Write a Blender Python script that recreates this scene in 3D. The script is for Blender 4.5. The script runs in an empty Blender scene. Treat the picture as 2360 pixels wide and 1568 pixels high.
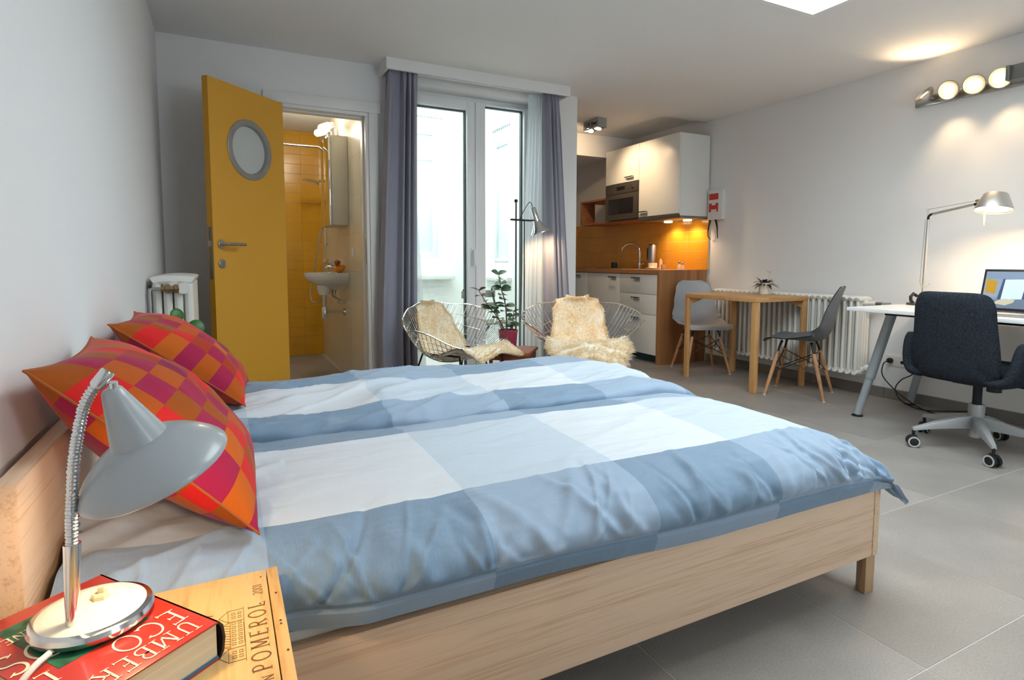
import bpy, bmesh, math, random
from math import sin, cos, pi, radians as rad, sqrt
from mathutils import Vector as V, Matrix, noise
rnd = random.Random(7)
C = bpy.context.scene.collection
SC = bpy.context.scene

# ------------------------------------------------------------------ camera
cd = bpy.data.cameras.new('camera'); cam = bpy.data.objects.new('camera', cd); C.objects.link(cam)
F, YA, PI_, RO, SHY = 1325.03, rad(26.820), rad(4.473), rad(-0.102), -77.12
fw = V((sin(YA)*cos(PI_), cos(YA)*cos(PI_), -sin(PI_))); rt = V((cos(YA), -sin(YA), 0)); dn = fw.cross(rt)
rt2 = cos(RO)*rt + sin(RO)*dn; dn2 = -sin(RO)*rt + cos(RO)*dn
cam.matrix_world = Matrix(((rt2.x, -dn2.x, -fw.x, 0), (rt2.y, -dn2.y, -fw.y, 0), (rt2.z, -dn2.z, -fw.z, 1.0), (0, 0, 0, 1)))
cd.sensor_fit = 'HORIZONTAL'; cd.sensor_width = 36; cd.lens = 36*F/2360; cd.shift_y = SHY/2360; cd.clip_start = 0.02
SC.camera = cam
# ------------------------------------------------------------------ light of the place
SKY = 10.0
w = bpy.data.worlds.new('world'); SC.world = w; w.use_nodes = True
bg = w.node_tree.nodes['Background']; bg.inputs[0].default_value = (0.88, 0.945, 1.0, 1); bg.inputs[1].default_value = SKY
SC.view_settings.view_transform = 'Standard'; SC.view_settings.look = 'None'
SC.view_settings.exposure = 0.0; SC.view_settings.gamma = 1.0; SC.view_settings.use_curve_mapping = False
def lamp(name, kind, loc, energy, col, aim=None, size=0.05, spot=None, blend=.5, sizey=None, portal=False):
    l = bpy.data.lights.new(name, kind); o = bpy.data.objects.new(name, l); C.objects.link(o)
    o.location = loc; l.energy = energy; l.color = col
    if kind == 'AREA':
        l.size = size
        if sizey: l.shape = 'RECTANGLE'; l.size_y = sizey
        if portal: l.cycles.is_portal = True
    else: l.shadow_soft_size = size
    if kind == 'SPOT': l.spot_size = rad(spot); l.spot_blend = blend
    if aim is not None: o.rotation_euler = (V(aim)-V(loc)).to_track_quat('-Z', 'Y').to_euler()
    return o
WARM = (1.0, .70, .40)
SKX0, SKX1, SKY0, SKY1 = 1.25, 2.997, 0.45, 2.213       # skylight opening, carried back out of view to add daylight
XL, XR, YB, HC, YR = -0.306, 4.36, 4.17, 2.38, -1.3
lamp('sky_portal', 'AREA', ((SKX0+SKX1)/2, (SKY0+SKY1)/2, 2.80), 1, (1, 1, 1), ((SKX0+SKX1)/2, (SKY0+SKY1)/2, 0), SKX1-SKX0+.1, sizey=SKY1-SKY0+.1, portal=True)
lamp('rear_portal', 'AREA', (2.2, -1.52, 1.55), 1, (1, 1, 1), (2.2, 3, 1.55), 1.3, sizey=1.1, portal=True)  # samples the sky through the added rear window
lamp('well_portal', 'AREA', (1.86, 5.3, 3.3), 1, (1, 1, 1), (1.86, 5.3, 0), 1.7, sizey=2.0, portal=True)

# ------------------------------------------------------------------ materials
def lin(h):
    if not isinstance(h, str): return tuple(h)+(1,)
    h = h.lstrip('#'); r = []
    for i in (0, 2, 4):
        c = int(h[i:i+2], 16)/255; r.append(c/12.92 if c <= .04045 else ((c+.055)/1.055)**2.4)
    return tuple(r)+(1,)
MT = {}
class NT:
    def __init__(s, name):
        s.m = bpy.data.materials.new(name); s.m.use_nodes = True; s.t = s.m.node_tree; s.n = s.t.nodes
        s.b = s.n['Principled BSDF']; s.out = s.n['Material Output']
    def add(s, typ, **kw):
        n = s.n.new('ShaderNode'+typ)
        for k, v in kw.items(): setattr(n, k, v)
        return n
    def link(s, a, b): s.t.links.new(a, b)
    def math(s, op, a, b=0.0):
        n = s.add('Math', operation=op)
        for i, x in enumerate((a, b)):
            if hasattr(x, 'links'): s.link(x, n.inputs[i])
            else: n.inputs[i].default_value = x
        return n.outputs[0]
    def mix(s, f, a, b):
        n = s.add('Mix', data_type='RGBA')
        for i, x in ((0, f), (6, a), (7, b)):
            if hasattr(x, 'links'): s.link(x, n.inputs[i])
            else: n.inputs[i].default_value = x if i == 0 else lin(x)
        return n.outputs[2]
    def coord(s, which='Object', scale=(1, 1, 1), rot=(0, 0, 0)):
        tc = s.add('TexCoord'); mp = s.add('Mapping'); mp.inputs[3].default_value = scale; mp.inputs[2].default_value = rot
        s.link(tc.outputs[which], mp.inputs[0]); return mp.outputs[0]
    def noise(s, vec, scale, detail=4, rough=.5):
        n = s.add('TexNoise'); n.inputs['Scale'].default_value = scale; n.inputs['Detail'].default_value = detail; n.inputs['Roughness'].default_value = rough
        s.link(vec, n.inputs['Vector']); return n.outputs[0]
    def bump(s, h, strength, dist=.01):
        n = s.add('Bump'); n.inputs['Strength'].default_value = strength; n.inputs['Distance'].default_value = dist
        s.link(h, n.inputs['Height']); s.link(n.outputs[0], s.b.inputs['Normal'])
    def ramp(s, f, stops, const=False):
        n = s.add('ValToRGB'); e = n.color_ramp.elements
        if const: n.color_ramp.interpolation = 'CONSTANT'
        while len(e) < len(stops): e.new(.5)
        for i, (p, c) in enumerate(stops): e[i].position = p; e[i].color = lin(c)
        s.link(f, n.inputs[0]); return n.outputs[0]
def M(name, col, rough=.5, metal=0, bump=None, var=None, spec=.5, trans=0, sheen=0, coat=0):
    if name in MT: return MT[name]
    k = NT(name); b = k.b
    b.inputs['Base Color'].default_value = lin(col); b.inputs['Roughness'].default_value = rough; b.inputs['Metallic'].default_value = metal
    b.inputs['Specular IOR Level'].default_value = spec
    if sheen: b.inputs['Sheen Weight'].default_value = sheen
    if coat: b.inputs['Coat Weight'].default_value = coat; b.inputs['Coat Roughness'].default_value = .1
    vec = k.coord()
    if var:
        f = k.noise(vec, var[0]); c = lin(col)
        d = tuple(max(0, x*(1-var[1])) for x in c[:3]); e = tuple(min(1, x*(1+var[1])) for x in c[:3])
        k.link(k.ramp(f, [(.3, d), (.7, e)]), b.inputs['Base Color'])
    if bump: k.bump(k.noise(vec, bump[0]), bump[1])
    MT[name] = k.m; return k.m
def EM(name, col, strength):
    if name in MT: return MT[name]
    k = NT(name); k.b.inputs['Base Color'].default_value = lin(col); k.b.inputs['Emission Color'].default_value = lin(col); k.b.inputs['Emission Strength'].default_value = strength
    MT[name] = k.m; return k.m
def WOOD(name, light, dark, scale=(2, 30, 30), rough=.5, ring=6, bump=.08):
    """grain runs along the axis with the small scale value"""
    if name in MT: return MT[name]
    k = NT(name); vec = k.coord('Object', scale)
    n1 = k.noise(vec, 1.0, 6, .6); n2 = k.noise(vec, ring, 3)
    f = k.math('ADD', k.math('MULTIPLY', n1, .65), k.math('MULTIPLY', n2, .35))
    k.link(k.ramp(f, [(.34, dark), (.52, light), (.72, tuple(x*.85+y*.15 for x, y in zip(lin(light)[:3], lin(dark)[:3])))]), k.b.inputs['Base Color'])
    k.b.inputs['Roughness'].default_value = rough; k.bump(f, bump, .004); MT[name] = k.m; return k.m
def GLASS(name, tint='#fcfffe', refl=.08):
    if name in MT: return MT[name]
    k = NT(name); t = k.add('BsdfTransparent'); t.inputs[0].default_value = lin(tint); g = k.add('BsdfGlossy'); g.inputs['Roughness'].default_value = .02
    fr = k.add('Fresnel'); mx = k.add('MixShader'); ge = k.add('NewGeometry')
    k.link(k.math('SUBTRACT', 1.45, k.math('MULTIPLY', ge.outputs['Backfacing'], 1.45-1/1.45)), fr.inputs[0])
    k.link(fr.outputs[0], mx.inputs[0]); k.link(t.outputs[0], mx.inputs[1]); k.link(g.outputs[0], mx.inputs[2]); k.link(mx.outputs[0], k.out.inputs[0]); MT[name] = k.m; return k.m
def SHEER(name, col, opacity):
    if name in MT: return MT[name]
    k = NT(name); t = k.add('BsdfTransparent'); tl = k.add('BsdfTranslucent'); tl.inputs[0].default_value = lin(col); d = k.add('BsdfDiffuse'); d.inputs[0].default_value = lin(col)
    m1 = k.add('MixShader'); m1.inputs[0].default_value = .5; m2 = k.add('MixShader'); m2.inputs[0].default_value = opacity
    k.link(tl.outputs[0], m1.inputs[1]); k.link(d.outputs[0], m1.inputs[2]); k.link(t.outputs[0], m2.inputs[1]); k.link(m1.outputs[0], m2.inputs[2]); k.link(m2.outputs[0], k.out.inputs[0]); MT[name] = k.m; return k.m

WALL = M('wall_paint', '#e6e5e5', .85, bump=(260, .06), spec=.2)
CEIL = M('ceiling_paint', '#ebeae9', .9, bump=(200, .03), spec=.2)
WHITE = M('white_lacquer', '#eeeeec', .35); WHITEM = M('white_matt', '#ecebe8', .6)
CHROME = M('chrome', '#dcdcdc', .12, 1); STEEL = M('brushed_steel', '#b4b2ae', .32, 1); BLACK = M('black_plastic', '#131417', .45)
DARKM = M('dark_metal', '#26282c', .4, .6); GREYM = M('grey_metal', '#8d9298', .4, .5)

# ------------------------------------------------------------------ mesh builder
def T(loc=(0, 0, 0), rx=0, ry=0, rz=0): return Matrix.Translation(V(loc)) @ Matrix.Rotation(rz, 4, 'Z') @ Matrix.Rotation(ry, 4, 'Y') @ Matrix.Rotation(rx, 4, 'X')
def along(p, d):
    """matrix whose local +Z runs along d, origin p"""
    q = V(d).to_track_quat('Z', 'Y'); return Matrix.Translation(V(p)) @ q.to_matrix().to_4x4()
ORG = {}
class MB:
    def __init__(s): s.v = []; s.f = []; s.uv = None; s.mi = []
    def _add(s, vs, fs, m=None, mi=0):
        b = len(s.v); s.v += [(m @ V(p)) if m else V(p) for p in vs]; s.f += [tuple(b+i for i in q) for q in fs]; s.mi += [mi]*len(fs); return s
    def box(s, a, b, m=None, mi=0):
        x0, y0, z0 = (min(a[i], b[i]) for i in range(3)); x1, y1, z1 = (max(a[i], b[i]) for i in range(3))
        return s._add([(x0, y0, z0), (x1, y0, z0), (x1, y1, z0), (x0, y1, z0), (x0, y0, z1), (x1, y0, z1), (x1, y1, z1), (x0, y1, z1)],
                      [(3, 2, 1, 0), (4, 5, 6, 7), (0, 1, 5, 4), (1, 2, 6, 5), (2, 3, 7, 6), (3, 0, 4, 7)], m, mi)
    def cbox(s, c, d, m=None, mi=0): return s.box([c[i]-d[i]/2 for i in range(3)], [c[i]+d[i]/2 for i in range(3)], m, mi)
    def tube(s, pts, r, n=8, closed=False, m=None, caps=True, flat=None):
        pts = [V(p) for p in pts]; N = len(pts); R = r if hasattr(r, '__len__') else [r]*N; vs = []; fs = []
        up = None
        for i, p in enumerate(pts):
            if closed: d = pts[(i+1) % N]-pts[i-1]
            else: d = pts[min(i+1, N-1)]-pts[max(i-1, 0)]
            if d.length < 1e-9: d = V((0, 0, 1))
            d.normalize()
            if up is None: up = d.orthogonal().normalized()
            up = (up-d*up.dot(d)); up = up.normalized() if up.length > 1e-6 else d.orthogonal().normalized()
            sd = d.cross(up)
            for k in range(n):
                a = 2*pi*k/n; vs.append(p+(up*cos(a)+sd*sin(a))*R[i])
        for i in range(N if closed else N-1):
            j = (i+1) % N
            for k in range(n): l = (k+1) % n; fs.append((i*n+k, i*n+l, j*n+l, j*n+k))
        if caps and not closed: fs += [tuple(range(n-1, -1, -1)), tuple((N-1)*n+k for k in range(n))]
        return s._add(vs, fs, m)
    def lathe(s, prof, n=24, m=None, close=True):
        vs = []; fs = []; N = len(prof)
        for r, z in prof:
            for k in range(n): a = 2*pi*k/n; vs.append((r*cos(a), r*sin(a), z))
        for i in range(N-1):
            for k in range(n): l = (k+1) % n; fs.append((i*n+k, i*n+l, (i+1)*n+l, (i+1)*n+k))
        if close: fs += [tuple(range(n-1, -1, -1)), tuple((N-1)*n+k for k in range(n))]
        return s._add(vs, fs, m)
    def prism(s, poly, z0, z1, m=None):
        n = len(poly); vs = [(x, y, z0) for x, y in poly]+[(x, y, z1) for x, y in poly]
        fs = [tuple(range(n-1, -1, -1)), tuple(range(n, 2*n))]+[(i, (i+1) % n, n+(i+1) % n, n+i) for i in range(n)]
        return s._add(vs, fs, m)
    def grid(s, fn, nu, nv, uvf=None, m=None, flip=False):
        b = len(s.v); vs = []; fs = []
        for j in range(nv+1):
            for i in range(nu+1): vs.append(fn(i/nu, j/nv))
        for j in range(nv):
            for i in range(nu):
                q = (j*(nu+1)+i, j*(nu+1)+i+1, (j+1)*(nu+1)+i+1, (j+1)*(nu+1)+i); fs.append(q[::-1] if flip else q)
        s._add(vs, fs, m)
        if uvf:
            if s.uv is None: s.uv = {}
            for j in range(nv+1):
                for i in range(nu+1): s.uv[b+j*(nu+1)+i] = uvf(i/nu, j/nv)
        return s
    def blob(s, c, r, n=12, m=None):
        prof = [(max(1e-4, r[0]*sin(pi*i/n)), -r[2]*cos(pi*i/n)) for i in range(n+1)]
        mm = Matrix.Translation(V(c)) @ Matrix.Diagonal((1, r[1]/r[0], 1, 1)); return s.lathe(prof, 2*n, (m @ mm) if m else mm)
    def mesh(s, name, off=V((0, 0, 0)), bev=0, smooth=35, weld=0):
        me = bpy.data.meshes.new(name); me.from_pydata([p-off for p in s.v], [], s.f)
        if max(s.mi, default=0): me.polygons.foreach_set('material_index', s.mi)
        if s.uv:
            l = me.uv_layers.new(name='UVMap')
            for lp in me.loops: l.data[lp.index].uv = s.uv.get(lp.vertex_index, (0, 0))
        if bev or weld:
            bm = bmesh.new(); bm.from_mesh(me)
            if weld: bmesh.ops.remove_doubles(bm, verts=bm.verts, dist=weld)
            if bev:
                es = [e for e in bm.edges if len(e.link_faces) == 2 and e.calc_face_angle(0) > .5]
                bmesh.ops.bevel(bm, geom=es, offset=bev, segments=2, affect='EDGES', profile=.6, clamp_overlap=True)
            bm.to_mesh(me); bm.free()
        if smooth: me.polygons.foreach_set('use_smooth', [True]*len(me.polygons)); me.set_sharp_from_angle(angle=rad(smooth))
        me.update(); return me
    def build(s, name, mat, parent=None, org=None, **kw):
        if parent is not None: o0 = ORG[parent.name]
        elif org is not None: o0 = V(org)
        else:
            xs = [p.x for p in s.v]; ys = [p.y for p in s.v]; o0 = V(((min(xs)+max(xs))/2, (min(ys)+max(ys))/2, min(p.z for p in s.v)))
        me = s.mesh(name, o0, **kw)
        for mm in (mat if isinstance(mat, (list, tuple)) else [mat]): me.materials.append(mm)
        o = bpy.data.objects.new(name, me); C.objects.link(o)
        if parent is not None: o.parent = parent
        else: o.location = o0
        ORG[o.name] = o0; return o
def tag(o, label=None, cat=None, group=None, kind=None):
    for k, x in (('label', label), ('category', cat), ('group', group), ('kind', kind)):
        if x: o[k] = x
    return o
def thing(name, label, cat, loc=(0, 0, 0), group=None, kind=None):
    o = bpy.data.objects.new(name, None); C.objects.link(o); o.location = loc; o.empty_display_size = .1; ORG[o.name] = V(loc); return tag(o, label, cat, group, kind)
def copy_tree(o, parent=None):
    c = o.copy(); C.objects.link(c); c.parent = parent; ORG[c.name] = ORG[o.name]
    for ch in list(o.children): copy_tree(ch, c)
    return c
def inst(src, parent, loc, rotz=0, label=None):
    """another piece sharing src's mesh, placed relative to src's parent"""
    c = src.copy(); C.objects.link(c); c.parent = parent; c.location = loc; c.rotation_euler = (0, 0, rotz); return c
def bez(p0, p1, p2, p3, n=12):
    p0, p1, p2, p3 = map(V, (p0, p1, p2, p3)); return [(1-t)**3*p0+3*(1-t)**2*t*p1+3*(1-t)*t*t*p2+t**3*p3 for t in [i/n for i in range(n+1)]]
def crom(pts, n=8):
    pts = [V(p) for p in pts]; q = [2*pts[0]-pts[1]]+pts+[2*pts[-1]-pts[-2]]; out = []
    for i in range(1, len(q)-2):
        a, b, c, d = q[i-1:i+3]
        for k in range(n):
            t = k/n; out.append(.5*((2*b)+(c-a)*t+(2*a-5*b+4*c-d)*t*t+(3*b-3*c+d-a)*t**3))
    out.append(pts[-1]); return out
def lut(pts):
    def f(x):
        if x <= pts[0][0]: return pts[0][1]
        for (a, b), (c, d) in zip(pts, pts[1:]):
            if x <= c: t = (x-a)/(c-a); t = t*t*(3-2*t); return b+(d-b)*t
        return pts[-1][1]
    return f
def sst(a, b, x): t = min(1, max(0, (x-a)/(b-a))); return t*t*(3-2*t)
def wallbox(name, a, b, mat=None): return tag(MB().box(a, b).build(name, mat or WALL, smooth=0), kind='structure')
def holed(name, axis, plane, thick, u0, u1, z0, z1, holes, mat):
    """wall slab in plane axis=plane..plane+thick with rectangular holes (u0,u1,z0,z1)"""
    us = sorted({u0, u1, *[h[0] for h in holes], *[h[1] for h in holes]}); zs = sorted({z0, z1, *[h[2] for h in holes], *[h[3] for h in holes]}); mb = MB()
    for a, b in zip(us, us[1:]):
        runs = []
        for c, d in zip(zs, zs[1:]):
            if any(h[0] <= a and b <= h[1] and h[2] <= c and d <= h[3] for h in holes): continue
            if runs and runs[-1][1] == c: runs[-1][1] = d
            else: runs.append([c, d])
        for c, d in runs:
            if axis == 'y': mb.box((a, plane, c), (b, plane+thick, d))
            elif axis == 'x': mb.box((plane, a, c), (plane+thick, b, d))
            else: mb.box((a, c, plane), (b, d, plane+thick))
    return tag(mb.build(name, mat, smooth=0), kind='structure')
# ================================================================== SETTING
# floor with separate tiles
def stone(name, c1, c2, c3):
    k = NT(name); vec = k.coord('Object'); oi = k.add('ObjectInfo')
    n1 = k.noise(vec, 3, 5); n2 = k.noise(vec, 160, 3, .7)
    f = k.math('ADD', k.math('MULTIPLY', n1, .5), k.math('MULTIPLY', n2, .5))
    base = k.ramp(f, [(.36, c1), (.5, c2), (.66, c3)])
    hv = k.add('HueSaturation'); k.link(base, hv.inputs['Color']); k.link(k.math('ADD', k.math('MULTIPLY', oi.outputs['Random'], .07), .965), hv.inputs['Value'])
    k.link(hv.outputs[0], k.b.inputs['Base Color']); k.b.inputs['Roughness'].default_value = .42; k.bump(n2, .05, .002); return k.m
STONE = stone('grey_porcelain', '#86807b', '#938d88', '#a19b95')
fl = tag(MB().box((XL-.15, YR-.1, -.12), (XR+.15, 7.0, -.0012)).build('floor', M('floor_grout', '#c4bfb8', .8), smooth=0), kind='structure')
PT = .578; tile = None
def tile_at(parent, src, mbf, mat, loc, name='tile', bev=.0015):
    if src is None:
        o = mbf().build(name, mat, None, (0, 0, 0), bev=bev, smooth=0); o.parent = parent
    else: o = src.copy(); C.objects.link(o); o.parent = parent
    o.location = V(loc)-ORG[parent.name]; return o
for i in range(-3, 5):
    for j in range(-4, 11):
        x, y = 1.52+PT*i, .737+PT*j
        if x > 4.4 or (j >= 6 and 1.1 < x+PT/2 < 2.6): continue
        o = tile_at(fl, tile, lambda: MB().box((0.0013, 0.0013, -.012), (PT-.0013, PT-.0013, 0)), STONE, (x, y, 0)); tile = tile or o
# walls
wallbox('wall_left', (XL-.15, YR-.1, 0), (XL, 6.6, 2.6))
wallbox('wall_right', (XR, YR-.1, 0), (XR+.15, 7.0, 2.6))
holed('wall_rear', 'y', YR-.12, .12, XL, XR, 0, 2.6, [(1.6, 2.8, 1.05, 2.05)], WALL)  # hole cut for the added fill window, behind the camera
rw = tag(MB().box((1.6, YR-.09, 1.05), (1.66, YR-.02, 2.05)).box((2.74, YR-.09, 1.05), (2.8, YR-.02, 2.05)).box((1.66, YR-.09, 1.99), (2.74, YR-.02, 2.05)).box((1.66, YR-.09, 1.05), (2.74, YR-.02, 1.11)).build('fill_window', WHITE, bev=.004), 'added white framed fill window in the unseen wall opposite the glazed door', kind='structure')  # unseen window, put in to lift the room's shadows with daylight
MB().box((1.64, YR-.06, 1.09), (2.76, YR-.055, 2.01)).build('pane', GLASS('clear_glass'), rw, smooth=0)
DX0, DX1, DZ = .385, .965, 2.045                  # bathroom doorway
WX0, WX1, WZ = 1.22, 2.38, 2.30                   # glazed door opening
holed('wall_back', 'y', YB, .11, XL, 1.10, 0, 2.6, [(DX0, DX1, 0, DZ)], WALL)
holed('wall_window', 'y', YB, .25, 1.10, 2.72, 0, 2.6, [(WX0, WX1, 0, WZ)], WALL)
holed('wall_alcove', 'x', 2.62, .10, YB+.25, 7.0, 0, 3.3, [(5.22, 5.56, 1.0, 2.22)], WALL)
wallbox('wall_alcove_end', (2.72, 6.9, 0), (XR, 7.0, 2.6))
tag(MB().box((2.72, 5.5, 2.19), (XR, 5.62, 2.45)).build('wall_bulkhead', WALL, smooth=0), kind='structure')
# sloped soffit of the stair behind the bulkhead
tag(MB().box((2.72, 5.62, 2.28), (XR, 6.9, 2.40)).build('ceiling_recess', WALL, smooth=0), kind='structure')
# ceiling with skylight shaft
holed('ceiling', 'z', HC, .14, XL-.1, XR+.1, YR-.1, 4.335, [(SKX0-.003, SKX1+.003, SKY0-.003, SKY1+.003)], CEIL)
tag(MB().box((2.72, 4.335, 2.43), (XR+.05, 5.62, 2.55)).build('ceiling_alcove', CEIL, smooth=0), kind='structure')
sh = MB()
for a, b in (((SKX0-.03, SKY0-.03), (SKX1+.03, SKY0)), ((SKX0-.03, SKY1), (SKX1+.03, SKY1+.03)), ((SKX0-.03, SKY0), (SKX0, SKY1)), ((SKX1, SKY0), (SKX1+.03, SKY1))):
    sh.box((*a, HC-.0025), (*b, HC+.40))
sk = tag(sh.build('window_1', WHITE, smooth=0), 'white lined skylight opening in the ceiling above the bed', kind='structure')
MB().box((SKX0-.02, SKY0-.02, HC+.37), (SKX1+.02, SKY1+.02, HC+.378)).build('pane', GLASS('clear_glass'), sk)
# skirting tiles
bs = tag(MB().box((XR-.004, YR, 0), (XR, 4.27, .077)).build('baseboard_right', M('skirting_grout', '#8f8a84', .8), smooth=0), kind='structure')
SK = stone('grey_skirting', '#716c67', '#7d7873', '#8a857f'); t0 = None
for j in range(-3, 6):
    y = .737+PT*j+.03; L = min(PT-.003, 4.268-y)
    if L < .05: continue
    MB().box((XR-.012, y, .001), (XR-.003, y+L, .075)).build('tile', SK, bs, bev=.001, smooth=0)
bs = tag(MB().box((XL, YR, 0), (XL+.004, 4.17, .077)).build('baseboard_left', M('skirting_grout', '#8f8a84', .8), smooth=0), kind='structure')
for j in range(-3, 6):
    y = .737+PT*j+.03; MB().box((XL+.003, y, .001), (XL+.012, min(y+PT-.003, 4.168), .075)).build('tile', SK, bs, bev=.001, smooth=0)
# architrave round the bathroom doorway
tr = MB(); y0 = YB-.018
tr.box((DX0-.105, y0, DZ), (DX1+.02+.065, YB, DZ+.072)); tr.box((DX0-.075, y0, 0), (DX0, YB, DZ)); tr.box((DX1, y0, 0), (DX1+.065, YB, DZ))
tag(tr.build('trim_1', M('gloss_trim', '#e6e5e3', .4), bev=.003), 'white flat architrave round the bathroom doorway', kind='structure')
jb = MB(); jb.box((DX0-.002, YB-.004, 0), (DX0+.006, YB+.125, DZ-.022)); jb.box((DX1-.022, YB-.004, 0), (DX1+.002, YB+.125, DZ-.022)); jb.box((DX0-.002, YB-.004, DZ-.022), (DX1+.002, YB+.125, DZ+.002))
jb.box((DX1-.032, YB+.055, 0), (DX1-.0215, YB+.12, DZ-.033)); jb.box((DX0+.006, YB+.055, DZ-.032), (DX1-.022, YB+.12, DZ-.0215))
j2 = tag(jb.build('trim_2', M('gloss_trim', '#e6e5e3', .4), bev=.002), 'white rebated door lining inside the bathroom doorway', kind='structure')
MB().box((DX1-.024, YB+.004, .98), (DX1-.0215, YB+.03, 1.16)).build('strike_plate', STEEL, j2)

# ---- yellow bathroom door, open 45 degrees
YEL = M('yellow_door_paint', '#dda339', .38, spec=.4); YEDGE = M('yellow_edge_paint', '#cd9327', .45)
hx, hy = .385, 4.145; ang = math.atan2(3.655-4.085, -.052-.376); Ld = .612; th = .040
dm = T((hx, hy, 0), rz=ang)               # local x runs from hinge to free edge, local +y is the face seen
d1 = thing('door_1', 'yellow flush door with round porthole standing open beside the bathroom', None, (hx, hy, 0), kind='structure')
d1['category'] = 'door'
def discpoly(cx, cz, r, n=40): return [(cx+r*cos(2*pi*k/n), cz+r*sin(2*pi*k/n)) for k in range(n)]
# leaf face with a round hole: built as ring-bridged faces
PCX, PCZ, PR = .305, 1.675, .158
mb = MB()
def leafface(y, flip):
    n = 40; ring = discpoly(PCX, PCZ, PR, n); vs = []; fs = []
    X0, X1, Z0, Z1 = 0.004, Ld, .008, 2.032
    for (x, z) in ring: vs.append((x, y, z))
    for (x, z) in ring:
        dx, dz = x-PCX, z-PCZ; t = min((X1-PCX)/dx if dx > 1e-9 else (X0-PCX)/dx if dx < -1e-9 else 1e9, (Z1-PCZ)/dz if dz > 1e-9 else (PCZ-.45-PCZ)/dz if dz < -1e-9 else 1e9)
        vs.append((PCX+dx*t, y, PCZ+dz*t))
    for k in range(n):
        l = (k+1) % n; q = (k, l, n+l, n+k); fs.append(q if flip else q[::-1])
    def nearest(c): return min(range(n), key=lambda k: (V(vs[n+k])-V(c)).length)
    for c in ((X0, y, Z1), (X1, y, Z1), (X0, y, PCZ-.45), (X1, y, PCZ-.45)):
        vs[n+nearest(c)] = c
    b = len(vs); vs += [(X0, y, Z0), (X1, y, Z0), (X1, y, PCZ-.45), (X0, y, PCZ-.45)]; q = (b, b+1, b+2, b+3); fs.append(q[::-1] if flip else q)
    mb._add(vs, fs, dm)
leafface(th/2, True); leafface(-th/2, False)
X0, X1, Z0, Z1 = 0.004, Ld, .008, 2.032
mb._add([(X1, -th/2, Z0), (X1, th/2, Z0), (X1, th/2, Z1), (X1, -th/2, Z1)], [(0, 1, 2, 3)], dm, 1)
mb._add([(X0, -th/2, Z0), (X0, th/2, Z0), (X0, th/2, Z1), (X0, -th/2, Z1)], [(3, 2, 1, 0)], dm, 1)
mb._add([(X0, -th/2, Z1), (X1, -th/2, Z1), (X1, th/2, Z1), (X0, th/2, Z1)], [(0, 1, 2, 3)], dm, 1)
mb._add([(X0, -th/2, Z0), (X1, -th/2, Z0), (X1, th/2, Z0), (X0, th/2, Z0)], [(3, 2, 1, 0)], dm, 1)
mb.build('door_leaf', [YEL, YEDGE], d1, smooth=0)
pm = dm @ T((PCX, 0, PCZ), rx=-pi/2)      # local z -> +y of the leaf
ring = MB().lathe([(.142, -.024), (.142, .018), (.146, .0265), (.178, .0265), (.181, .024), (.181, .0205), (.159, .0195), (.158, -.0205), (.181, -.021), (.181, -.0255), (.142, -.026)], 48, pm, False).build('porthole_ring', M('porthole_steel', '#a29f9a', .42, .55), d1)
MB().lathe([(.0005, -.004), (.141, -.004), (.141, .004), (.0005, .004)], 48, pm).build('porthole_pane', M('frosted_pane', '#c3c6c4', .5), d1)
for k in range(8):
    a = 2*pi*k/8+.3; MB().lathe([(.0035, 0), (.003, .0015), (.0005, .002)], 8, pm @ T((.162*cos(a), .162*sin(a), .0265))).build('rivet', STEEL, ring)
hm = dm @ T((Ld-.055, th/2, 1.098), rx=-pi/2)
hd = MB().lathe([(.0255, 0), (.0255, .008), (.023, .010), (.0005, .010)], 28, hm).build('handle_rose', STEEL, d1)
MB().tube(crom([(0, 0, .005), (0, 0, .045), (-.008, 0, .058), (-.02, 0, .06), (-.125, 0, .06)], 6), .0095, 12, m=hm).build('lever_handle', STEEL, hd)
lm_ = dm @ T((Ld-.055, th/2, .985), rx=-pi/2)
lk = MB().lathe([(.0255, 0), (.0255, .008), (.023, .010), (.0005, .010)], 28, lm_).build('lock_rosette', STEEL, d1)
MB().cbox((0, 0, .018), (.008, .03, .018), lm_).build('thumb_turn', STEEL, lk)
MB().box((Ld-.001, -.011, .895), (Ld+.0025, .011, 1.195), dm).build('lock_faceplate', M('dull_steel', '#85827c', .45, .9), d1, bev=.001)
MB().box((Ld, -.007, 1.085), (Ld+.010, .007, 1.115), dm).build('latch', STEEL, d1)
for z in (.25, 1.05, 1.85): MB().tube([(hx-.002, hy+.012, z-.05), (hx-.002, hy+.012, z+.05)], .008, 10).build('hinge', STEEL, d1)

# ---- bathroom shell
YT = M('yellow_tile_glaze', '#d29c22', .22, var=(2.5, .10)); YG = M('yellow_tile_grout', '#b89a58', .85)
CT = M('cream_tile_glaze', '#d9d2bd', .25, var=(3, .03)); CG = M('cream_tile_grout', '#b3aa94', .85)
BY = 6.417; BX = .971
wb = tag(MB().box((XL, BY+.0012, 0), (1.10, 6.55, 2.5)).build('wall_bathroom_end', YG, smooth=0), kind='structure'); t0 = None
TW = .293
x = .776
while x > XL: x -= TW
while x < BX:
    for j in range(24):
        z = .005+j*.1
        a, b = max(x, XL), min(x+TW, BX)
        if b-a < .03: continue
        if abs(b-a-TW) < .001 and j < 23:
            o = tile_at(wb, t0, lambda: MB().box((.0012, -.003, .0012), (TW-.0012, .004, .0988)), YT, (x, BY+.003, z)); t0 = t0 or o
        else: MB().box((a+.0012, BY, z+.0012), (b-.0012, BY+.007, min(z+.0988, 2.335))).build('tile', YT, wb, bev=.0012, smooth=0)
    x += TW
wr = tag(MB().box((BX-.0018, YB+.12, 0), (1.10, BY, 2.5)).build('wall_bathroom_right', CG, smooth=0), kind='structure')
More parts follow.
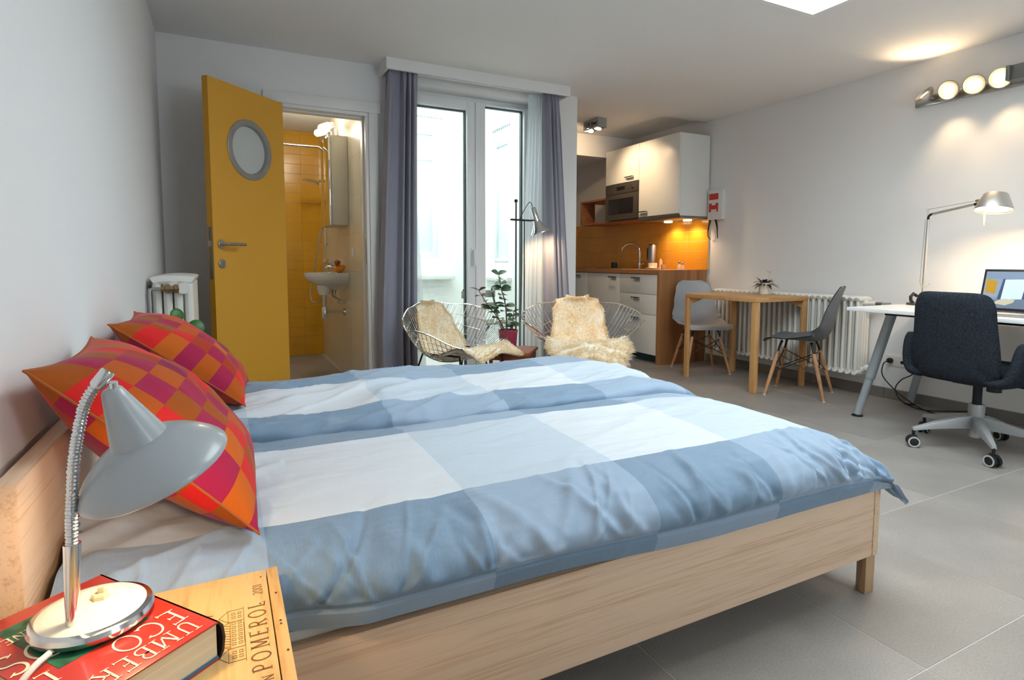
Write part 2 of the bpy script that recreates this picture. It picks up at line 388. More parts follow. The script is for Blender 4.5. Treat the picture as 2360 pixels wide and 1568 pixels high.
for j in range(8):
    z0, z1 = .004+j*.304, min(.004+(j+1)*.304, 2.345)
    for k in range(4):
        ya, yb_ = YB+.126+k*.6+(0 if j % 1 == 0 else 0), min(YB+.126+(k+1)*.6, BY)
        MB().box((BX-.003, ya+.001, z0+.001), (BX+.006, yb_-.001, z1-.001)).build('tile', CT, wr, bev=.001, smooth=0)
wallbox('ceiling_bathroom', (XL, YB+.11, 2.34), (1.10, 6.55, 2.42), CEIL)
tag(MB().box((BX+.001, 4.735, 1.035), (BX-.012, 4.80, 1.105)).build('light_switch', WHITE, bev=.003), 'small white light switch on the cream bathroom tiles', 'switch')

# ---- glazed terrace door
GY0, GY1 = 4.325, 4.395
FR = M('white_upvc', '#e9eaec', .3); GK = M('dark_gasket', '#3f4a48', .6)
gd = thing('door_2', 'white framed glazed double door to the courtyard', None, ((WX0+WX1)/2, 4.36, 0), kind='structure'); gd['category'] = 'glazed door'
f = MB(); f.box((WX0, GY0+.01, 0), (WX0+.05, GY1, WZ)); f.box((WX1-.05, GY0+.01, 0), (WX1, GY1, WZ)); f.box((WX0+.05, GY0+.01, WZ-.04), (WX1-.05, GY1, WZ)); f.box((WX0+.05, GY0+.01, 0), (WX1-.05, GY1, .03))
f.build('door_frame', FR, gd, bev=.004)
def sash(x0, x1, z1, gx0, gx1, gz1):
    s = MB(); s.box((x0, GY0-.012, .03), (gx0, GY1-.01, z1)); s.box((gx1, GY0-.012, .03), (x1, GY1-.01, z1)); s.box((gx0, GY0-.012, gz1), (gx1, GY1-.01, z1)); s.box((gx0, GY0-.012, .03), (gx1, GY1-.01, .125))
    o = s.build('sash', FR, gd, bev=.005)
    MB().box((gx0-.005, 4.352, .12), (gx1+.005, 4.358, gz1+.005)).box((gx0-.005, 4.372, .12), (gx1+.005, 4.378, gz1+.005)).build('pane', GLASS('clear_glass'), o, smooth=0)
    g = MB(); t = .009
    g.box((gx0, 4.35, .125), (gx0+t, 4.385, gz1)); g.box((gx1-t, 4.35, .125), (gx1, 4.385, gz1)); g.box((gx0, 4.35, gz1-t), (gx1, 4.385, gz1)); g.box((gx0, 4.35, .125), (gx1, 4.385, .125+t)); g.build('gasket', GK, o, smooth=0)
    return o
s1 = sash(1.272, 1.862, 2.265, 1.352, 1.780, 2.197)
s2 = sash(1.864, 2.345, 2.265, 1.938, 2.292, 2.250)
MB().box((1.848, GY0-.024, .04), (1.884, GY0-.010, 2.26)).build('meeting_strip', FR, gd, bev=.003)
hb = MB().cbox((1.822, GY0-.017, 1.04), (.030, .010, .14)).build('handle_plate', FR, s1, bev=.003)
MB().tube(crom([(1.822, GY0-.02, 1.09), (1.822, GY0-.055, 1.09), (1.822, GY0-.062, 1.075), (1.822, GY0-.062, .97)], 5), .009, 10).build('handle', FR, s1)

# ---- pelmet over the glazed door
pl = MB(); pl.box((1.045, 3.955, 2.305), (2.515, 3.975, HC)); pl.box((1.045, 3.975, 2.305), (1.063, YB, HC)); pl.box((2.497, 3.975, 2.305), (2.515, YB, HC)); pl.box((1.063, 3.975, 2.355), (2.497, YB, 2.37))
p_ = tag(pl.build('trim_3', WALL, smooth=0), 'white boxed curtain pelmet above the glazed door', kind='structure')
MB().box((1.07, 4.03, 2.335), (2.49, 4.05, 2.357)).box((1.07, 4.085, 2.335), (2.49, 4.105, 2.357)).build('curtain_track', WHITE, p_, smooth=0)

# ---- courtyard (light well) outside
OUT = M('courtyard_render', '#f1f2ee', .8); OG = M('courtyard_paving', '#dcdbd5', .7)
tag(MB().box((1.10, 4.42, -.12), (2.62, 6.2, -.02)).build('ground_courtyard', OG, smooth=0), kind='structure')
wc = holed('wall_courtyard_end', 'y', 6.2, .12, 1.10, 2.62, -.1, 3.3, [(1.42, 2.20, 1.04, 2.46)], OUT)
wl = tag(MB().box((1.10, 4.42, -.1), (1.13, 6.2, 3.3)).build('wall_courtyard_left', OUT, smooth=0), kind='structure')
wallbox('wall_courtyard_front', (1.10, YB+.11, 2.56), (2.62, 4.42, 3.3), OUT)
wallbox('wall_courtyard_side', (2.60, 4.42, -.1), (2.622, 5.22, 3.3), OUT)
wallbox('wall_courtyard_far', (2.60, 5.56, -.1), (2.622, 6.2, 3.3), OUT)
wallbox('wall_courtyard_below', (2.60, 5.22, -.1), (2.622, 5.56, .99), OUT)
wallbox('wall_courtyard_above', (2.60, 5.22, 2.22), (2.622, 5.56, 3.3), OUT)
cw = thing('window_2', 'white framed window in the far courtyard wall', None, (1.81, 6.24, 1.04), kind='structure')
f = MB(); f.box((1.42, 6.21, 1.04), (1.48, 6.27, 2.46)); f.box((2.14, 6.21, 1.04), (2.20, 6.27, 2.46)); f.box((1.48, 6.21, 2.40), (2.14, 6.27, 2.46)); f.box((1.48, 6.21, 1.04), (2.14, 6.27, 1.10)); f.box((1.48, 6.21, 2.12), (2.14, 6.27, 2.16))
f.build('window_frame', FR, cw, bev=.004)
MB().box((1.48, 6.24, 1.10), (2.14, 6.25, 2.40)).build('pane', M('pale_far_glass', '#d5e4e8', .1), cw, smooth=0)
MB().box((1.36, 6.08, .80), (2.36, 6.20, .85)).build('window_sill', M('sill_stone', '#e4e4de', .6), cw, bev=.004)
cw2 = thing('window_3', 'narrow tall window in the side courtyard wall', None, (2.62, 5.39, 1.0), kind='structure')
f = MB(); f.box((2.605, 5.22, 1.0), (2.66, 5.255, 2.22)); f.box((2.605, 5.525, 1.0), (2.66, 5.56, 2.22)); f.box((2.605, 5.255, 2.185), (2.66, 5.525, 2.22)); f.box((2.605, 5.255, 1.0), (2.66, 5.525, 1.035)); f.build('window_frame', FR, cw2, bev=.004)
MB().box((2.63, 5.255, 1.035), (2.64, 5.525, 2.185)).build('pane', M('pale_far_glass', '#d5e4e8', .1), cw2, smooth=0)
MB().box((2.55, 5.15, .80), (2.62, 5.75, .84)).build('window_sill', M('sill_stone', '#e4e4de', .6), cw2, bev=.004)
v1 = MB(); 
for k in range(9): v1.box((1.93+k*.038, 6.185, 2.582), (1.93+k*.038+.026, 6.20, 2.600))
tag(v1.build('vent_grille', GREYM, smooth=0), 'row of small dark vent slots high on the far courtyard wall', 'vent')
v2 = MB()
for k in range(9): v2.box((2.588, 5.19+k*.046, 2.345), (2.60, 5.19+k*.046+.032, 2.367))
tag(v2.build('vent_grille', GREYM, smooth=0), 'row of small dark vent slots above the narrow courtyard window', 'vent')
# ================================================================== BED
PINE = WOOD('pale_pine', '#e0c2a6', '#cba484', (1.3, 55, 55), .5, 4)
PINEV = WOOD('pale_pine_headboard', '#e0c2a4', '#cba482', (55, 1.3, 55), .5, 4)
BY1 = 2.46
bed = thing('double_bed', 'pale pine double bed with low headboard and plank side rails', 'bed', (.72, 1.7, 0))
hb = MB(); hb.box((-.292, 1.0, .11), (-.262, BY1-.23, .69)); hb.box((-.292, 1.0, 0), (-.262, 1.05, .11)); hb.box((-.292, BY1-.28, 0), (-.262, BY1-.23, .11))
hb.build('headboard', PINEV, bed, bev=.002)
MB().box((-.262, 1.0, .117), (1.722, 1.026, .335)).build('side_rail', PINE, bed, bev=.002)
MB().box((-.262, BY1-.03, .117), (1.722, BY1-.004, .335)).build('side_rail', PINE, bed, bev=.002)
MB().box((1.722, .998, .117), (1.748, BY1, .335)).build('foot_rail', PINEV, bed, bev=.002)
for y in (1.002, BY1-.052): MB().prism([(1.700, y), (1.743, y), (1.743, y+.046), (1.728, y+.046), (1.700, y+.020)], 0, .1165).build('leg', WOOD('worn_pine_leg', '#b79470', '#8d6b4a', (20, 20, 1.5), .55, 4), bed, bev=.002)
sl = None
for k in range(12):
    o = MB().box((-.2+k*.16, 1.03, .22), (-.12+k*.16, BY1-.035, .238)).build('slat', PINEV, bed, smooth=0)
for lab, ya, yb in (('white mattress on the near half of the pine bed under the duvet', 1.035, 1.735), ('white mattress on the far half of the pine bed under the duvet', 1.74, BY1-.035)):
    tag(MB().box((-.255, ya, .24), (1.715, yb, .43)).build('mattress', M('mattress_ticking', '#e5e2dc', .8), bev=.03), lab, 'mattress', 'mattresses on the double bed')

def duvet_mat(name, u0, pu, bounds, first_dark, hem):
    """check woven in the cloth: u along the bed, v across; bounds = v values where the row changes"""
    k = NT(name); uv = k.add('UVMap'); sp = k.add('SeparateXYZ'); k.link(uv.outputs[0], sp.inputs[0]); u, v = sp.outputs[0], sp.outputs[1]
    cu = k.math('FLOORED_MODULO', k.math('FLOOR', k.math('DIVIDE', k.math('SUBTRACT', u, u0), pu)), 2.0)
    cv = None
    for b in bounds:
        g = k.math('GREATER_THAN', v, b); cv = g if cv is None else k.math('ADD', cv, g)
    cv = k.math('FLOORED_MODULO', k.math('ADD', cv, 0.0 if first_dark else 1.0), 2.0)     # 0 = dark row
    inh = k.math('LESS_THAN', v, hem)
    cu = k.math('FLOORED_MODULO', k.math('ADD', cu, inh), 2.0)
    darkrow = k.mix(cu, '#64809b', '#8499b1'); pale = k.mix(cu, '#c9ced5', '#b3bfcc')
    base = k.mix(cv, darkrow, pale)
    vec = k.coord('Object'); wv = k.noise(k.coord('Object', (900, 60, 60)), 1, 2)
    k.link(k.mix(k.math('MULTIPLY', wv, .16), base, '#dfe6ea'), k.b.inputs['Base Color'])
    k.b.inputs['Roughness'].default_value = .62; k.b.inputs['Sheen Weight'].default_value = .15; k.b.inputs['Specular IOR Level'].default_value = .35
    n1 = k.noise(k.coord('Object', (2.2, 8, 6), (0, 0, .5)), 1, 3, .5); n2 = k.noise(vec, 55, 3)
    k.bump(k.math('ADD', n1, k.math('MULTIPLY', n2, .03)), .45, .05); return k.m
def ridge(p, s): return 1-abs(noise.noise(V(p)*s))*2
def wrinkle(x, y, amp, side=0.0):
    a = x*.88+y*.47; b = -x*.47+y*.88
    h = max(0, ridge((a*1.2, b*4.5, 3.1), 1.7))**2*.8+max(0, ridge((a*2.6+5, b*8, 1.7), 1.6))**3*.5
    m = .35+.65*sst(-.15, .35, noise.noise(V((x*1.6, y*1.9, 8.3))))
    return amp*(h*m+.9*noise.noise(V((x*3.2, y*3.0, 2.2))))
DX_A, DX_B = -.245, 1.87
foot = crom([(1.30, 0, .0), (1.50, 0, -.004), (1.62, 0, -.022), (1.71, 0, -.066), (1.765, 0, -.135), (1.792, 0, -.15), (1.805, 0, -.165)], 8)
fl_ = [0]
for a, b in zip(foot, foot[1:]): fl_.append(fl_[-1]+(b-a).length)
def footpos(s):
    if s < 1.30: return s, 0.0
    q = min(s-1.30, fl_[-1])
    for i in range(len(foot)-1):
        if q <= fl_[i+1]+1e-9: t = (q-fl_[i])/(fl_[i+1]-fl_[i]); p = foot[i].lerp(foot[i+1], t); return p.x, -p.z
    return foot[-1].x, -foot[-1].z
SEND = 1.30+fl_[-1]
def cross(pts):
    q = crom(pts, 10); L = [0]
    for a, b in zip(q, q[1:]): L.append(L[-1]+(b-a).length)
    def at(d):
        for i in range(len(q)-1):
            if d <= L[i+1]+1e-9: t = (d-L[i])/(L[i+1]-L[i]); return q[i].lerp(q[i+1], t)
        return q[-1]
    def yv(y):
        for i in range(len(q)-1):
            if q[i].y <= y <= q[i+1].y and q[i].z > .44: t = (y-q[i].y)/(q[i+1].y-q[i].y); return L[i]+(L[i+1]-L[i])*t
        return L[-1]
    return at, L[-1], yv
FR_ = random.Random(21)
FOLDS = [(FR_.uniform(-.2, 1.75), FR_.uniform(-1.1, 1.1), FR_.uniform(.10, .34), FR_.uniform(.004, .011)*FR_.choice((1, 1, -1)), FR_.uniform(.007, .022)) for _ in range(95)]
FOLDS += [(FR_.uniform(1.45, 1.75), FR_.uniform(-1, 1.0), FR_.uniform(.16, .36), FR_.uniform(.005, .012)*FR_.choice((1, 1, -1)), FR_.uniform(.006, .016)) for _ in range(25)]
def folds(x, d):
    h = 0
    for x0, sl, ln, am, wd in FOLDS:
        if d > ln: continue
        e = (x-x0-sl*d+.4*sl*d*d/ln)/wd
        if abs(e) < 2.5: h += am*math.exp(-e*e)*sst(ln, ln*.35, d)
    return h
FAN = [(FR_.uniform(.0, 1), FR_.uniform(.006, .012), FR_.uniform(.012, .028), FR_.uniform(-.2, .25)) for _ in range(9)]
def duvet(name, label, pts, bounds_y, first_dark, hem, amp, seed, nu, nv, sidefold):
    at, L, yv = cross(pts)
    bounds = [yv(b) for b in bounds_y]
    hemfn = lut([(-.25, .030), (.55, .028), (1.05, .004), (2, 0)])
    def fn(i, j):
        s = DX_A+(SEND-DX_A)*i; d = L*j; p = at(d); x, drop = footpos(s)
        side = 1-sst(.40, .495, p.z); onz = sst(.335, .46, p.z)
        wt = onz+(1-onz)*.35*sst(1.75, 1.80, x)
        z = p.z-drop*wt; y = p.y
        if sidefold: z += (1-onz)*hemfn(x)
        h = wrinkle(x+seed, y*1.0+d*.3, amp)*(1-.3*side)*(1-.7*side*sst(1.55, 1.75, x))
        h += sidefold*side*(.016*ridge((x*7.5+d*2.2, d*1.8, seed), 1.0)+.012*ridge((x*13-d*6, d*3, seed+3), 1.0))*sst(0, .09, d-hem)*(1-.8*sst(1.68, 1.76, x))
        if sidefold: h += folds(x, d-hem)*sst(0, .03, d-hem)*(1-sst(1.68, 1.76, x))
        if sidefold and x < .12:
            for q, am, wd, ex in FAN:
                e = ((y-.98)-(.02+q*.42)-(x+.25)*(.55+q*.5))/wd
                if abs(e) < 2.5: h += am*math.exp(-e*e)*sst(.12, -.05, x+ex*.3)
        if x < .08: h += .006*ridge(((x*.6+y*1.0)*7, (x-y)*1.2, 4+seed), 1.0)*sst(.15, -.05, x)
        if hem and abs(d-hem) < .008: h -= .006
        z += h*(1-side*.85); y -= h*side*.9
        y -= sst(1.70, 1.80, x)*(1-onz)*.02
        z = max(z, .2)
        if sidefold: y += .038*sst(.22, .08, x)*(1-sst(.40, .495, p.z))
        return (x, y, z)
    mb = MB(); mb.grid(fn, nu, nv, lambda i, j: (DX_A+(SEND-DX_A)*i, L*j))
    # turned underside so the quilt has body
    def fn2(i, j):
        a = V(fn(i, j)); p = at(L*j); ef = min(1, i*40, (1-i)*30, j*25, (1-j)*25); return a+ef*V((-.012*sst(1.6, 1.79, a.x), .014*(1-sst(.40, .495, p.z)), -.016*sst(.40, .495, p.z)))
    mb.grid(fn2, nu//4, nv//4, None, flip=True)
    o = mb.build(name, duvet_mat(name+'_check_'+str(seed), .055, .400, bounds, first_dark, hem), org=(.75, pts[len(pts)//2][1], .3), smooth=180)
    tag(o, label, 'duvet', 'blue checked duvets'); return o
duvet('duvet', 'blue and white checked duvet on the near half of the bed, by the lamp',
      [(0, .976, .334), (0, .966, .365), (0, .960, .405), (0, .975, .445), (0, 1.02, .480), (0, 1.10, .499), (0, 1.25, .509), (0, 1.45, .512), (0, 1.62, .506), (0, 1.74, .486), (0, 1.80, .462)],
      [1.135, 1.57], True, .052, .0062, 0, 420, 210, 1.0)
duvet('duvet', 'rumpled blue and white checked duvet on the far half of the bed, by the door',
      [(0, 1.712, .474), (0, 1.712, .50), (0, 1.74, .517), (0, 1.80, .519), (0, 1.95, .524), (0, 2.13, .534), (0, 2.29, .542), (0, 2.41, .530), (0, 2.485, .495), (0, 2.51, .45), (0, 2.51, .37)],
      [1.86, 2.16], True, 0.0, .020, 11, 260, 120, 0.0)

# ---- red patchwork cushions
def cushion_mat(seed):
    k = NT('patchwork_velvet'+str(seed)); uv = k.add('UVMap'); mp = k.add('Mapping'); mp.inputs[3].default_value = (7.4, 7.4, 7.4); k.link(uv.outputs[0], mp.inputs[0])
    sp = k.add('SeparateXYZ'); k.link(mp.outputs[0], sp.inputs[0]); fx, fy = k.math('FLOOR', sp.outputs[0]), k.math('FLOOR', sp.outputs[1])
    par = k.math('FLOORED_MODULO', k.math('ADD', fx, fy), 2.0)
    cb = k.add('CombineXYZ'); k.link(fx, cb.inputs[0]); k.link(fy, cb.inputs[1]); cb.inputs[2].default_value = seed
    wn = k.add('TexWhiteNoise'); k.link(cb.outputs[0], wn.inputs['Vector'])
    A = k.ramp(wn.outputs[0], [(0, '#b4500a'), (.35, '#9c4a06'), (.62, '#a8351a'), (.85, '#c05a10')], True)
    B = k.ramp(wn.outputs[0], [(0, '#a01a44'), (.38, '#cf1f1c'), (.62, '#861a42'), (.84, '#d8281f')], True)
    k.link(k.mix(par, A, B), k.b.inputs['Base Color']); k.b.inputs['Roughness'].default_value = .75; k.b.inputs['Sheen Weight'].default_value = .12; k.b.inputs['Sheen Roughness'].default_value = .4; k.b.inputs['Specular IOR Level'].default_value = .2
    # seams between the patches
    ax = k.math('ABSOLUTE', k.math('SUBTRACT', k.math('FRACT', sp.outputs[0]), .5)); ay = k.math('ABSOLUTE', k.math('SUBTRACT', k.math('FRACT', sp.outputs[1]), .5))
    sm = k.math('MULTIPLY', k.math('GREATER_THAN', k.math('MAXIMUM', ax, ay), .482), -1.0)
    n = k.noise(k.coord('Object'), 22, 4); k.bump(k.math('ADD', k.math('MULTIPLY', n, .5), k.math('MULTIPLY', sm, .25)), .35, .006); return k.m
def cushion(label, TLn, TRn, BLn, BRn, thick, seed, bulge=0):
    A, B, D, E = map(V, (TLn, TRn, BLn, BRn)); n = (D-A).cross(B-A).normalized()
    def pt(u, v, sgn):
        # pinched sides, pointed corners
        uu = .5+(u-.5)*(1-.10*(1-(2*v-1)**2)*1.0); vv = .5+(v-.5)*(1-.10*(1-(2*u-1)**2))
        uu, vv = u+(uu-u)*.9, v+(vv-v)*.9
        base = A.lerp(B, uu).lerp(D.lerp(E, uu), vv)
        t = max(0, (1-abs(2*u-1)**2.2)*(1-abs(2*v-1)**2.2))**.55
        w = .012*noise.noise(V((u*3+seed, v*3, seed)))*t+.006*ridge((u*5+v*2+seed, v*2, seed), 1)*t
        fold = -.014*math.exp(-((u-.62+.3*(v-.5))/.03)**2)*sst(.35, .6, v)*sst(.98, .7, v)*(bulge)
        return base+n*(sgn*thick*t+(w+fold)*(1 if sgn > 0 else .3))
    mb = MB(); N = 56
    mb.grid(lambda i, j: pt(i, j, 1), N, N, lambda i, j: (i, j), flip=True); mb.grid(lambda i, j: pt(i, j, -1), N, N, lambda i, j: (i+.37, j))
    o = mb.build('cushion', cushion_mat(seed), smooth=180); tag(o, label, 'cushion', 'patchwork cushions'); 
    edge = [pt(i/20, 0, 1) for i in range(21)]+[pt(1, i/20, 1) for i in range(1, 21)]+[pt(1-i/20, 1, 1) for i in range(1, 21)]+[pt(0, 1-i/20, 1) for i in range(1, 20)]
    MB().tube(edge, .0022, 6, closed=True).build('seam', M('rust_piping', '#a4541a', .8), o); return o
cushion('red and orange patchwork cushion nearest the grey lamp, against the wall', (-.268, 1.085, .836), (-.268, 1.585, .828), (.045, 1.075, .520), (.055, 1.47, .530), .092, 3)
cushion('red and orange patchwork cushion farther along the wall, towards the yellow door', (-.262, 1.765, .838), (-.262, 2.27, .832), (.055, 1.985, .540), (.085, 2.40, .535), .085, 8, 1)
# ================================================================== LETTERING (serif strokes)
def arc(cx, cy, rx, ry, a0, a1, n=12): return [(cx+rx*cos(rad(a0+(a1-a0)*i/n)), cy+ry*sin(rad(a0+(a1-a0)*i/n))) for i in range(n+1)]
S_ = .055
GL = {  # width, [(points, weight, serif_start, serif_end)]
 'P': (.58, [([(.12, 0), (.12, 1)], 1, 1, 1), ([(.12, 1)]+arc(.30, .73, .24, .27, 90, -90)+[(.12, .46)], .7, 0, 0)]),
 'O': (.82, [(arc(.41, .5, .36, .5, 0, 360, 28), .8, 0, 0)]), '0': (.6, [(arc(.3, .5, .24, .5, 0, 360, 24), .7, 0, 0)]),
 'M': (.92, [([(.12, 0), (.14, 1)], .6, 1, 1), ([(.14, 1), (.46, .12)], 1, 0, 0), ([(.46, .12), (.78, 1)], .6, 0, 0), ([(.78, 1), (.80, 0)], 1, 1, 1)]),
 'E': (.6, [([(.12, 0), (.12, 1)], 1, 1, 1), ([(.12, 1), (.52, 1)], .55, 0, 2), ([(.12, .52), (.42, .52)], .55, 0, 2), ([(.12, 0), (.55, 0)], .55, 0, 2)]),
 'R': (.68, [([(.12, 0), (.12, 1)], 1, 1, 1), ([(.12, 1)]+arc(.30, .75, .24, .25, 90, -90)+[(.12, .5)], .7, 0, 0), ([(.30, .5), (.62, 0)], 1, 0, 1)]),
 'L': (.56, [([(.12, 0), (.12, 1)], 1, 1, 1), ([(.12, 0), (.52, 0)], .55, 0, 2)]),
 'U': (.74, [([(.14, 1), (.14, .32)]+arc(.37, .30, .23, .30, 180, 360)+[(.60, 1)], .8, 1, 1)]),
 'B': (.62, [([(.12, 0), (.12, 1)], 1, 1, 1), ([(.12, 1)]+arc(.28, .76, .22, .24, 90, -90)+[(.12, .52)], .7, 0, 0), ([(.12, .52)]+arc(.30, .26, .25, .26, 90, -90)+[(.12, 0)], .7, 0, 0)]),
 'T': (.66, [([(.33, 0), (.33, 1)], 1, 1, 0), ([(.05, 1), (.61, 1)], .55, 2, 2)]),
 'C': (.72, [(arc(.42, .5, .36, .5, 48, 312, 24), .8, 2, 2)]),
 'S': (.56, [(arc(.28, .74, .2, .25, 40, 250, 14)+arc(.28, .25, .21, .25, 70, -140, 14), .85, 2, 2)]),
 'N': (.8, [([(.13, 0), (.13, 1)], .6, 1, 1), ([(.13, 1), (.67, 0)], 1, 0, 0), ([(.67, 0), (.67, 1)], .6, 0, 1)]),
 'A': (.74, [([(.05, 0), (.37, 1)], .6, 1, 0), ([(.37, 1), (.69, 0)], 1, 0, 1), ([(.17, .34), (.57, .34)], .5, 0, 0)]),
 'V': (.72, [([(.04, 1), (.37, 0)], 1, 1, 0), ([(.37, 0), (.68, 1)], .6, 0, 1)]),
 'I': (.3, [([(.15, 0), (.15, 1)], 1, 1, 1)]), '1': (.4, [([(.2, 0), (.2, 1)], .9, 1, 0), ([(.06, .86), (.2, 1)], .6, 0, 0)]),
 '2': (.58, [(arc(.28, .74, .21, .25, 160, -30, 12)+[(.06, 0)], .75, 0, 0), ([(.06, 0), (.52, 0)], .6, 0, 2)]),
 'D': (.74, [([(.12, 0), (.12, 1)], 1, 1, 1), ([(.12, 1)]+arc(.28, .5, .38, .5, 90, -90, 16)+[(.12, 0)], .7, 0, 0)]),
 'i': (.22, [([(.1, 0), (.1, .6)], .6, 0, 0), ([(.1, .78), (.1, .84)], .8, 0, 0)]), 'r': (.36, [([(.08, 0), (.1, .6)], .6, 0, 0), (arc(.24, .42, .14, .18, 170, 50, 8), .6, 0, 0)]),
 'o': (.46, [(arc(.22, .3, .18, .3, 0, 360, 18), .6, 0, 0)]), '-': (.4, [([(.08, .4), (.34, .4)], .7, 0, 0)]), ' ': (.4, []),
}
def glyphs(mb, text, m, h, weight=.11, space=.06, t=.0004, slant=0):
    """flat raised letters: local x = reading direction, y = up, z = out of the surface"""
    x = 0
    for ch in text:
        wd, st = GL.get(ch, GL[' '])
        for pts, wt, s0, s1 in st:
            P = [V(((x+px+slant*py)*h, py*h, 0)) for px, py in pts]; hw = weight*wt*h/2; N = len(P); lf = []; rg = []
            for i, p in enumerate(P):
                d = (P[min(i+1, N-1)]-P[max(i-1, 0)]).normalized(); n = V((-d.y, d.x, 0)); lf.append(p+n*hw); rg.append(p-n*hw)
            b = len(mb.v); mb.v += [m @ (q+V((0, 0, t))) for q in lf+rg]; nf = [(b+i, b+N+i, b+N+i+1, b+i+1) for i in range(N-1)]; mb.f += nf; mb.mi += [0]*len(nf)
            for e, i, q in ((s0, 0, 1), (s1, N-1, N-2)):
                if not e: continue
                d = (P[i]-P[q]).normalized(); n = V((-d.y, d.x, 0)); L = (.16 if e == 1 else .085)*h; q4 = [P[i]+n*L, P[i]-n*L, P[i]-n*L-d*.04*h, P[i]+n*L-d*.04*h]
                b = len(mb.v); mb.v += [m @ (k+V((0, 0, t*1.1))) for k in q4]; mb.f.append((b, b+1, b+2, b+3)); mb.mi.append(0)
        x += wd+space
    return x*h
# ================================================================== BEDSIDE: crate, book, lamp
CRATE = WOOD('crate_pine', '#d9b173', '#b98746', (24, 2.2, 24), .55, 5)
cx0, cx1, cy0, cy1, cz = -.285, .066, .485, .988, .500
cr = thing('wine_crate', 'pale pine wine crate used as a bedside table, printed with a château', 'crate', ((cx0+cx1)/2, (cy0+cy1)/2, 0))
MB().box((cx0, cy0, cz-.012), (cx1-.018, cy1-.004, cz)).build('lid_board', CRATE, cr, bev=.0012)
MB().box((cx1-.0165, cy0, .10), (cx1, cy1, cz-.001)).build('side_board', WOOD('crate_side_pine', '#d6ab6c', '#b37f42', (24, 2.2, 8), .55, 5), cr, bev=.0015)
MB().box((cx0-.001, cy0, .0), (cx0+.014, cy1, cz-.013)).build('side_board', CRATE, cr, bev=.0015)
MB().box((cx0+.014, cy1-.016, .0), (cx1-.017, cy1, cz-.0125)).build('end_board', CRATE, cr, bev=.0015)
MB().box((cx0+.014, cy0, .0), (cx1-.017, cy0+.012, cz-.013)).build('end_board', CRATE, cr, bev=.0015)
MB().box((cx1-.0165, cy0, 0), (cx1, cy1, .097)).build('side_board', CRATE, cr, bev=.0015)
for x, y in ((.040, .962), (.058, .905), (.058, .83), (.058, .822), (.061, .76), (.035, .885)): MB().lathe([(.0016, 0), (.0005, .0006)], 8, T((x, y, cz))).build('nail_head', DARKM, cr)
INK = M('burnt_brown_print', '#7a4a22', .8)
def ontop(x, y, rz, z=cz): return T((x, y, z), rz=rz)
def word(txt, m, parent, mat, *a):
    mb = MB(); glyphs(mb, txt, m, *a); return mb.build('printed_word', mat, parent, smooth=0)
for q in (('POMEROL', .0405, .732, .0220, .12, .36), ('2001', .0395, .911, .0125, .11, .06), ('INDIVISION', .0405, .635, .0125, .12, .14), ('oir', -.026, .852, .040, .07, -.02, .0004, .25), ('Co', -.020, .60, .05, .05, .0, .0004, .2)):
    word(q[0], ontop(q[1], q[2], pi/2), cr, INK, *q[3:])
# engraved château drawing: outlines only
ch = MB()
def seg(a, b, wdt=.0007): ch.tube([(a[0], a[1], cz+.0002), (b[0], b[1], cz+.0002)], wdt/2, 4)
def chx(u, v): return (.0125-v*.032, .765+u*.118)       # u along the facade (+Y), v up (-X)
def poly(P, cl=False):
    P = [chx(*p) for p in P]
    for a, b in zip(P, P[1:]+(P[:1] if cl else [])): seg(a, b)
poly([(0, 0), (0, .62), (.12, .98), (.24, .62), (.24, 0)]); poly([(.24, .55), (.30, .85), (.70, .85), (.76, .55)]); poly([(.76, 0), (.76, .62), (.88, .98), (1, .62), (1, 0)]); poly([(-.04, 0), (1.04, 0)]); poly([(0, .62), (.24, .62)]); poly([(.76, .62), (1, .62)]); poly([(.24, .55), (.76, .55)]); poly([(.3, .02), (.7, .02)]); poly([(.46, .85), (.5, 1.02), (.54, .85)])
for u in [.06, .14, .30, .38, .46, .54, .62, .70, .82, .90]:
    for v in (.10, .34): poly([(u, v), (u, v+.14), (u+.04, v+.14), (u+.04, v)], True)
for k in range(9): poly([(.28+k*.05, .56), (.31+k*.05, .84)])
ch.build('printed_drawing', INK, cr, smooth=0)

# book
bk = thing('book', 'thick red hardback book lying on the wine crate under the lamp', 'book', (-.16, .84, cz))
Fp, Rp = V((-.168, .976, 0)), V((-.017, .779, 0)); ax_h = (Rp-Fp).normalized(); ax_w = V((-.835, -.55, 0)); ax_w = (ax_w-ax_h*ax_w.dot(ax_h)).normalized(); Lh = (Rp-Fp).length; Wd = .168
bmx = Matrix(((ax_w.x, ax_h.x, 0, Fp.x), (ax_w.y, ax_h.y, 0, Fp.y), (0, 0, 1, cz), (0, 0, 0, 1)))    # local x: spine->fore edge, y: head..tail, z up
RED = M('red_dust_jacket', '#b02c20', .3, coat=.3)
cv = MB(); cv.box((0, 0, .0475), (Wd, Lh, .0500), bmx); cv.box((0, 0, .0), (Wd, Lh, .0025), bmx)
co = cv.build('cover', RED, bk, bev=.0006)
spn = MB(); P = [(-.0, .0), (-.006, .008), (-.0085, .025), (-.006, .042), (0, .05), (.0025, .05), (-.003, .04), (-.005, .025), (-.003, .01), (.0025, 0)]
spn.prism([(z, x) for x, z in P][::-1], 0, Lh, bmx @ Matrix(((0, 1, 0, 0), (0, 0, 1, 0), (1, 0, 0, 0), (0, 0, 0, 1)))); spn.build('spine', M('dark_spine', '#2a1c20', .4), bk)
k = NT('book_pages'); k.b.inputs['Roughness'].default_value = .8; k.link(k.ramp(k.noise(k.coord('Object', (3, 3, 2600)), 1, 2), [(.35, '#c9b795'), (.65, '#e6d8ba')]), k.b.inputs['Base Color'])
MB().box((.002, .003, .0026), (Wd-.004, Lh-.003, .0474), bmx).build('page_block', k.m, bk, smooth=0)
